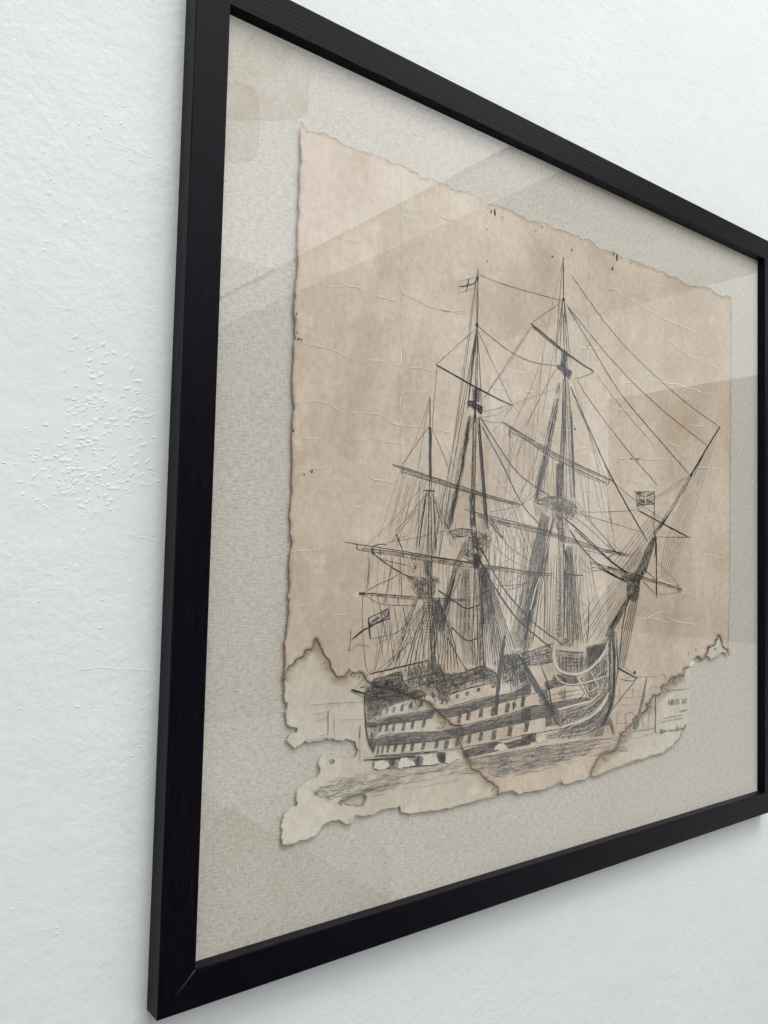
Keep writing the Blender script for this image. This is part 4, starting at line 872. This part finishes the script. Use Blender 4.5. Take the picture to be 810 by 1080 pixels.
for a_, c_ in (((506, 440), (540, 428)), ((545, 533), (596, 400)), ((640, 508), (604, 400)), ((496, 633), (560, 600)), ((382, 580), (452, 505)), ((455, 505), (415, 490)), ((582, 606), (620, 640)), ((503, 543), (470, 470)), ((664, 586), (690, 560)), ((645, 507), (700, 548)), ((541, 428), (590, 470)), ((627, 392), (690, 470)), ((549, 533), (470, 600)), ((530, 446), (504, 440)), ((575, 480), (520, 560)), ((660, 586), (604, 530)), ((520, 600), (596, 545))):
    m_ = lerp(a_, c_, .5); L([a_, (m_[0], m_[1] + random.uniform(1, 5)), c_], .42, random.choice((S_, S_, G_)))
rg.make('rigging', ship)

# ---------- flags
fg = Pen()
fg.line(m1((90, 927), (190, 845), (240, 822), (300, 785), (410, 748)), 2.2, D, .1); fg.line(m1((236, 742), (240, 830), (248, 925)), 2.2, D); fg.line(m1((225, 748), (310, 708), (400, 662)), 1.5, D); fg.line(m1((400, 660), (410, 760)), 1.2, D); fg.hatch(m1((232, 745), (395, 665), (405, 735), (245, 815)), .75, [-.45, .5], 5, .8, (D, D, G_), .3)
fg.line(m1((240, 800), (320, 740)), 1.4, D); fg.line(m1((345, 775), (395, 715)), 1.5, D); fg.line(m1((340, 700), (400, 690)), 1.6, D); fg.line(m1((345, 745), (405, 730)), 1.6, D); fg.line(m1((250, 770), (320, 770)), .8, G_); fg.line(m1((185, 770), (230, 745)), .6, G_); fg.line(m1((250, 925), (300, 905)), .5, S_)
fg.make('flag', ship)
fg = Pen()
fg.line(m7((252, 160), (300, 152), (372, 135), (390, 75)), 1.7, D); fg.line(m7((320, 98), (310, 150), (300, 198)), 1.5, D); fg.line(m7((240, 120), (300, 110), (380, 85)), .5, G_); fg.line(m7((235, 212), (300, 195), (370, 165)), .5, G_); fg.line(m7((245, 125), (250, 165), (236, 212)), .5, S_)
fg.make('flag', ship)
fg = Pen()
fg.hatch(ch((155, 448), (255, 448), (255, 515), (160, 530)), .5, [.6, -.5], 5, .7, (G_, D), .1, WL)
for a, c in (((160, 450), (205, 480)), ((255, 450), (205, 480)), ((160, 520), (200, 490)), ((255, 512), (210, 490))): fg.line(ch(a, c), 1.2, G_)
fg.line(ch((158, 483), (255, 483)), 1.6, WH); fg.line(ch((206, 450), (206, 515)), 1.6, WH); fg.line(ch((152, 450), (165, 545)), .6, G_); fg.line(ch((256, 446), (252, 660)), .8, G_); fg.line(ch((160, 528), (190, 515), (255, 515)), .8, D); fg.line(ch((155, 448), (255, 447)), .6, G_)
fg.make('flag', ship)

# ---------- water and harbour outlines
wt = Pen()
wpoly = [(395, 813), (470, 807), (491, 801), (560, 788), (636, 778), (665, 779), (650, 792), (600, 806), (560, 816), (522, 824), (505, 815), (470, 819), (430, 829), (380, 843), (350, 846), (328, 834), (345, 822)]
wt.hatch(wpoly, .40, [-.14, -.2, -.08], 11, .5, (G_, S_, S_), .07)
wt.hatch([(491, 801), (560, 788), (636, 778), (620, 796), (560, 812), (522, 820), (500, 808)], .32, [-.2, -.1], 9, .55, (G_, D, S_), .08, WL)
wt.hatch(cl((180, 700), (250, 680), (330, 660), (400, 650), (420, 670), (340, 720), (270, 745), (200, 730)), .40, [-.35, .5], 6, .6, (G_, D), .2)
wt.hatch(cb((0, 560), (120, 520), (300, 490), (300, 500), (130, 540), (0, 590)), .5, [-.25], 8, .6, (G_, S_), .1)
for k in range(60):
    x = random.uniform(345, 660); y0 = 845 - (x - 345) * .19 + random.uniform(-16, 4); l = random.uniform(10, 30)
    if inside((x, y0), low_poly) and inside((x + l, y0 - l * .18), low_poly): wt.line([(x, y0), (x + l * .5, y0 - l * .08), (x + l, y0 - l * .19)], .5, random.choice((S_, G_)))
wt.hatch(cd((340, 375), (420, 372), (425, 385), (350, 385)), .8, [-.05], 7, .7, (G_,), .1)
wt.make('water_drawing', ship)
hbs = [Pen(), Pen()]
for pts, w in [(cl((185, 340), (300, 330), (420, 325)), .5), (cl((268, 355), (268, 400), (266, 468)), .8), (cl((295, 375), (293, 470)), .5), (cl((200, 380), (265, 368)), .6), (cl((205, 410), (262, 395)), .6), (cl((205, 380), (208, 412)), .5), (cl((225, 470), (265, 464)), .6), (cl((300, 402), (420, 400)), .5), (cl((404, 425), (404, 480)), 1.4), (cl((404, 480), (403, 585)), .6), (cl((396, 476), (415, 476)), .7), (cl((170, 490), (300, 475)), .5), (cl((265, 560), (262, 600)), .5),
               (h4((240, 600), (330, 596), (470, 595)), .5), (h4((190, 740), (300, 735), (420, 720)), .5), (h4((195, 830), (195, 950)), .6), (h4((195, 835), (240, 855), (280, 830), (320, 860)), .6), (h4((255, 835), (255, 940)), .6), (h4((195, 910), (300, 905)), .6), (h4((300, 670), (305, 730)), .7), (h4((340, 680), (345, 730)), .6), (h4((240, 690), (290, 680), (330, 690)), .5), (h4((250, 720), (290, 690)), .5), (h4((355, 850), (375, 930)), .9), (h4((345, 860), (340, 940)), .7), (h4((410, 780), (410, 940)), .5), (h4((400, 830), (450, 835)), .5), (h4((380, 935), (450, 938)), .5), (h4((480, 582), (522, 582), (522, 625)), .7), (h4((450, 668), (495, 668)), .6), (h4((430, 655), (490, 660)), .5), (h4((270, 970), (360, 955), (450, 940)), .7), (h4((280, 1010), (340, 1005), (440, 970)), .6), (h4((210, 640), (215, 740)), .5), (h4((190, 790), (340, 780)), .4), (h4((380, 775), (450, 770)), .4)]:
    hbs[pts[0][0] > 500].line(pts, w, G_ if w > .6 else S_)
hb = hbs[1]
hb.taper(h4((395, 597), (375, 700), (345, 850), (318, 945)), 1.2, 4.2, S_); hb.hatch(h4((392, 600), (402, 600), (372, 830), (335, 940), (312, 940)), .7, [1.75], 6, .7, (G_, S_), .1)
for hb in hbs: hb.make('harbour_drawing', ship)

# ---------- caption corner of the lower sheet
cap = Pen()
def glyph(ch_, x, y, s, sl=-.10, w=.62):
    Gs = {'H': [[(0, 0), (0, 1)], [(.62, 0), (.62, 1)], [(0, .5), (.62, .5)]], 'M': [[(0, 0), (0, 1)], [(0, 1), (.4, .25), (.8, 1)], [(.8, 1), (.8, 0)]],
          'S': [[(.55, .85), (.3, 1), (.05, .8), (.15, .55), (.45, .42), (.52, .18), (.28, 0), (0, .15)]], 'V': [[(0, 1), (.33, 0)], [(.33, 0), (.68, 1)]], 'I': [[(0, 0), (0, 1)]]}
    for stv in Gs[ch_]:
        cap.line([(x + px * s * 1.0, y - py * s * 1.3 + px * s * sl) for (px, py) in stv], w, D, .03, False, 1 if len(stv) > 3 else 0)
    for (px, py) in {'H': [(0, 0), (0, 1), (.62, 0), (.62, 1)], 'M': [(0, 0), (.8, 0)], 'V': [(0, 1), (.68, 1)], 'I': [(0, 0), (0, 1)], 'S': []}[ch_]:
        cap.line([(x + px * s * 1.0 - .5, y - py * s * 1.3 + px * s * sl), (x + px * s * 1.0 + .5, y - py * s * 1.3 + px * s * sl)], .35, D, .02, False, 0)
xx = 705.8
for c_, adv in (('H', 4.0), ('M', 4.7), ('S', 5.4), ('V', 3.8)):
    glyph(c_, xx, 743.6 - (xx - 705.8) * .10, 4.1); xx += adv
glyph('I', xx + .2, 741.6, 3.9)
cap.line(e3((85, 545), (86, 700), (82, 835), (110, 832)), .8, D); cap.line(e3((140, 514), (240, 500), (350, 486)), .7, D)
def scribble(x0, y0, x1, y1, h, w, tone):
    n = int((x1 - x0) / .95); x = x0
    while x < x1:
        t = (x - x0) / (x1 - x0); y = y0 + (y1 - y0) * t
        if random.random() > .14: cap.line([(x, y), (x + random.uniform(.1, .6), y - h * random.uniform(.5, 1.0)), (x + random.uniform(.4, .9), y - h * random.uniform(0, .4))], w, tone, .03, False, 0)
        x += random.uniform(.6, 1.05)
scribble(716.5, 751, 724.5, 749.4, 1.7, .5, G_); scribble(700.5, 757.8, 720, 754.6, 1.5, .45, G_); scribble(697, 762, 719.5, 757.8, 1.4, .45, G_)
hand = [e3((135, 795), (122, 815), (130, 832), (150, 825), (142, 808), (130, 812)), e3((150, 815), (165, 808), (155, 825), (172, 820)), e3((185, 822), (192, 806), (200, 820), (208, 806), (214, 818), (226, 808), (228, 816)), e3((240, 818), (246, 788), (262, 790), (262, 808), (244, 816)), e3((268, 812), (276, 798), (284, 812), (290, 786), (294, 808)), e3((300, 800), (306, 790), (312, 798), (316, 765)), e3((120, 838), (150, 826))]
for q in hand: cap.line(q, .8, D, .03, False, 1)
cap.make('caption_text', lower)['label'] = 'small printed caption beginning HMS V with a signature below'

# ---------- stains of the linen
linen = [o for o in root.children if o.name.startswith('linen_backing')][0]
def patch(pts, soft, n, f=1.0):
    S = Strip()
    nn = normals(pts + pts[:1], 2); mid = 0
    cxm = sum(p[0] for p in pts) / len(pts); cym = sum(p[1] for p in pts) / len(pts)
    pts = rough(pts, .05, 5.0, closed=True); ins = [lerp(p, (cxm, cym), soft) for p in pts]
    b0 = len(S.V); k = len(pts)
    for p in pts: S.V.append(P(p[0], p[1], n)); S.fade.append(f)
    for p in ins: S.V.append(P(p[0], p[1], n)); S.fade.append(f * .72)
    S.V.append(P(cxm, cym, n)); S.fade.append(f * .6)
    for p in pts:
        q = lerp((cxm, cym), p, 1.035); S.V.append(P(q[0], q[1], n)); S.fade.append(0.0)
    for i in range(k):
        j = (i + 1) % k; S.F.append((2 * k + 1 + i, 2 * k + 1 + j, j, i)); S.fm.append(0)
    for i in range(k):
        j = (i + 1) % k; S.F.append((b0 + i, b0 + j, b0 + k + j, b0 + k + i)); S.fm.append(0); S.F.append((b0 + k + i, b0 + k + j, b0 + 2 * k)); S.fm.append(0)
    S.make('linen_stain', M['stain'], linen, True)
def tl(*pts): return smooth([(200 + u / 4.05, v / 4.05) for u, v in pts], 1)
patch(tl((170, 40), (250, 90), (400, 180), (520, 250), (518, 330), (505, 380), (508, 450), (490, 490), (440, 512), (300, 514), (200, 514), (160, 500)), .10, N_LINEN + .00007, .75)
patch(tl((165, 350), (215, 345), (280, 380), (296, 430), (298, 520), (295, 640), (275, 680), (220, 692), (150, 692)), .10, N_LINEN + .00010, .7)
patch(tl((390, 180), (440, 200), (440, 230), (400, 270), (385, 330), (250, 330), (220, 200), (280, 130)), .2, N_LINEN + .00013, .3)
patch(smooth([(212, 985), (216, 880), (240, 850), (290, 835), (350, 855), (390, 875), (408, 900), (412, 930), (405, 962), (300, 1000), (215, 1022)], 2), .12, N_LINEN + .00008, .22)
patch(smooth([(560, 190), (640, 215), (700, 250), (690, 262), (640, 250), (570, 215)], 2), .3, N_LINEN + .00008, .12)

# ------------------------------------------------------------------ the setting
def struct(name, x0, x1, y0, y1, z0, z1, mat):
    V = [(x, y_, z) for z in (z0, z1) for (x, y_) in ((x0, y0), (x1, y0), (x1, y1), (x0, y1))]
    Fc = [(3, 2, 1, 0), (4, 5, 6, 7), (0, 1, 5, 4), (1, 2, 6, 5), (2, 3, 7, 6), (3, 0, 4, 7)]
    o = link(name, V, Fc, mat); o['kind'] = 'structure'; return o
def wx(X): return X - W / 2
def wz(Z): return Z + BAR + BASE_Z
pl = mat_flat('painted_soffit', (.88, .87, .85), .8, .04, 3); dk = mat_flat('dark_partition', (.085, .042, .032), .7, .5, 1.6)  # partition, cable rail and brackets share one dark reddish base colour
fl_ = mat_flat('dark_paving', (.10, .097, .09), .7, .1, 4); fp = mat_flat('pale_bounce_paving', (.80, .785, .76), .7, .1, 4)
pw = mat_flat('dark_painted_wall', (.15, .147, .14), .8, .04, 3); pp = mat_flat('pale_painted_wall', (.78, .77, .75), .8, .04, 3)
wall = struct('wall', -6, 9, DEPTH + .0005, DEPTH + .2, -.1, 4.6, M['wall'])
# paint lumps, trowel ridges and drips stand out of the same plaster: more faces of the wall's own mesh
def wallpt(u, v, h):
    a = P(u, v, -DEPTH - .0005); return (a[0], a[1] - h, a[2] + BASE_Z)
WV = [tuple(v.co) for v in wall.data.vertices]; WF = [tuple(p_.vertices) for p_ in wall.data.polygons]; flat_n = len(WF)
def lump(u, v, rx, ry, h, rot):
    b0 = len(WV); c, s_ = math.cos(rot), math.sin(rot); kk = [random.uniform(.75, 1.2) for _ in range(9)]
    for q, hh in ((1.0, -.0001), (.78, .12), (.5, .62), (.22, .95)):
        for i in range(9):
            a = i * 2 * math.pi / 9; x, y_ = math.cos(a) * rx * q * kk[i], math.sin(a) * ry * q * kk[i]
            WV.append(wallpt(u + x * c - y_ * s_, v + x * s_ + y_ * c, h * hh if hh > 0 else hh))
    for r_ in range(3):
        for i in range(9):
            j_ = (i + 1) % 9; WF.append((b0 + r_ * 9 + i, b0 + r_ * 9 + j_, b0 + r_ * 9 + 9 + j_, b0 + r_ * 9 + 9 + i))
    WF.append(tuple(b0 + 27 + i for i in range(9)))
def ridge(pts, w, h):
    q = wob(smooth(pts, 1), .5, 4); nn = normals(q, 2); b0 = len(WV); N = len(q)
    for i, (p_, m_) in enumerate(zip(q, nn)):
        e_ = min(1, i / 4, (N - 1 - i) / 4) * random.uniform(.5, 1.1)
        for o_, hh in ((-1, -.0001), (-.45, .55), (0, 1), (.45, .55), (1, -.0001)):
            WV.append(wallpt(p_[0] + m_[0] * w * o_, p_[1] + m_[1] * w * o_, h * .6 * hh * e_ if hh > 0 else hh))
    for i in range(N - 1):
        for k_ in range(4): WF.append((b0 + i * 5 + k_, b0 + i * 5 + k_ + 1, b0 + i * 5 + 5 + k_ + 1, b0 + i * 5 + 5 + k_))
for (cu, cv, su, sv, n_, lo_, hi_) in ((92, 440, 16, 32, 85, 1.8, 4.2), (95, 500, 42, 20, 130, 1.6, 3.8), (148, 440, 10, 24, 34, 1.8, 3.8), (85, 230, 24, 20, 9, 1.6, 4.2), (55, 480, 20, 20, 22, 1.4, 3.2), (110, 370, 14, 8, 9, 2, 4), (100, 150, 45, 25, 14, 1.2, 2.6), (70, 650, 45, 40, 14, 1.2, 2.2), (110, 760, 40, 60, 10, 1.2, 2.4), (80, 950, 50, 60, 12, 1.2, 2.2)):
    for _ in range(n_):
        k_ = random.uniform(lo_, hi_); lump(random.gauss(cu, su), random.gauss(cv, sv), k_ * random.uniform(1.0, 1.9), k_ * .75, random.uniform(.0002, .0005), random.uniform(-.9, .3))
for pts, w_, h_ in (([(40, 322), (90, 328), (130, 324), (178, 330)], 1.5, .00018), ([(140, 430), (160, 420), (180, 412)], 1.2, .0005), ([(80, 706), (120, 704), (170, 709)], 1.1, .0004), ([(62, 812), (66, 795), (70, 775)], 2.2, .0006), ([(137, 935), (139, 920), (141, 905)], 1.4, .0004), ([(98, 140), (130, 155), (165, 168)], 1.2, .0003),
                    ([(118, 560), (150, 566), (178, 575)], 1.2, .0003), ([(75, 215), (85, 235), (95, 250)], 2.0, .0005), ([(620, 30), (660, 50), (700, 62)], 1.2, .0003), ([(298, 1078), (302, 1062), (304, 1054)], 1.0, .0003), ([(20, 400), (50, 440), (60, 500)], 2.2, .00015)): ridge(pts, w_, h_)
me = bpy.data.meshes.new('wall'); me.from_pydata(WV, [], WF); me.materials.append(M['wall'])
me.polygons.foreach_set('use_smooth', [i >= flat_n for i in range(len(WF))]); me.update(); wall.data = me
struct('paving', -6, wx(2.33), -9, DEPTH + .2, -.3, -.1, fl_)  # unseen ground half, kept dark so the frame reflects little light
struct('bounce_floor', wx(2.33), 9, -9, DEPTH + .2, -.3, -.1, fp)  # unseen ground half, made pale to bounce light up onto the soffit
struct('roof_soffit', wx(2.33), wx(3.92), -8, DEPTH, wz(1.98), wz(2.18), pl)
struct('added_roof_slab', -6, wx(-1.0), -8, DEPTH, wz(1.98), wz(2.20), pl)  # unseen slab added to narrow the opening and hold back overhead light
struct('courtyard_wall', wx(-.6), wx(7.3), -7.2, -7.0, -.1, wz(3.4), pw)
struct('partition', wx(6.5), wx(6.6), -4.5, -.3, wz(-.33), wz(1.975), dk)
struct('low_wall', wx(6.4), wx(6.6), -5.2, -.3, -.1, wz(-.34), pp)
struct('roof_edge_beam', wx(3.925), wx(3.97), -8, DEPTH, wz(1.93), wz(2.16), pp)
struct('cable_rail', wx(4.10), wx(4.125), -3.0, -.8, wz(2.12), wz(2.14), dk)
for k_ in range(3): struct('rail_bracket', wx(3.97), wx(4.10), -2.6 + k_ * .7, -2.57 + k_ * .7, wz(2.12), wz(2.135), dk)

# ------------------------------------------------------------------ light
w = bpy.data.worlds.new('World'); SC.world = w; w.use_nodes = True
nt = w.node_tree; bg = nt.nodes['Background']; t = NT(nt)
tc = t.n('TexCoord'); sep = t.n('SeparateXYZ'); t.l(tc.outputs['Generated'], sep.inputs[0])
rm = t.ramp(t.math('MULTIPLY_ADD', sep.outputs[2], .5, .5), [(.0, g((.12, .123, .125))), (.49, g((.46, .48, .49))), (.53, g((.58, .60, .61))), (.6, g((.50, .52, .53))), (1.0, g((.40, .42, .43)))])
t.l(rm, bg.inputs[0]); bg.inputs[1].default_value = 1.95
# the daylit glass roof over the court: one wide diffuse lamp filling the opening between the soffit and the added slab
sk = bpy.data.lights.new('glass_roof_light', 'AREA'); sk.shape = 'RECTANGLE'; sk.size, sk.size_y = 3.33, 6.5
sk.color = (.965, .99, 1.0); sk.energy = 1.62 * math.pi * 3.33 * 6.5
sko = bpy.data.objects.new('glass_roof_light', sk); COL.objects.link(sko); sko.location = (wx(.665), -3.7, wz(2.21))
sun = bpy.data.lights.new('Sun', 'SUN'); sun.energy = .9; sun.angle = math.radians(16); sun.color = (1, .985, .96)
so = bpy.data.objects.new('Sun', sun); COL.objects.link(so)
so.rotation_euler = Vector((-.14, .52, -1.0)).to_track_quat('-Z', 'Y').to_euler()   # soft daylight falling steeply through the open roof

# ------------------------------------------------------------------ camera
cam = bpy.data.cameras.new('Camera'); co = bpy.data.objects.new('Camera', cam); COL.objects.link(co)
cam.sensor_fit = 'VERTICAL'; cam.sensor_height = 36.0; cam.lens = 36.0 * F / 1080.0; cam.clip_start = .01; cam.clip_end = 100
def wv(a): return Vector((a[0], -a[2], a[1]))
rt, up, bk = wv(R[0]), -wv(R[1]), -wv(R[2])
mt = Matrix(((rt.x, up.x, bk.x, 0), (rt.y, up.y, bk.y, 0), (rt.z, up.z, bk.z, 0), (0, 0, 0, 1)))
p = loc(*CAM); mt.translation = Vector((p[0], p[1], p[2] + BASE_Z)); co.matrix_world = mt
SC.camera = co

SC.cycles.max_bounces = 8; SC.cycles.diffuse_bounces = 5
SC.cycles.transparent_max_bounces = 48
SC.view_settings.view_transform = 'Standard'; SC.view_settings.look = 'None'; SC.view_settings.gamma = 1.0; SC.view_settings.exposure = 0.0
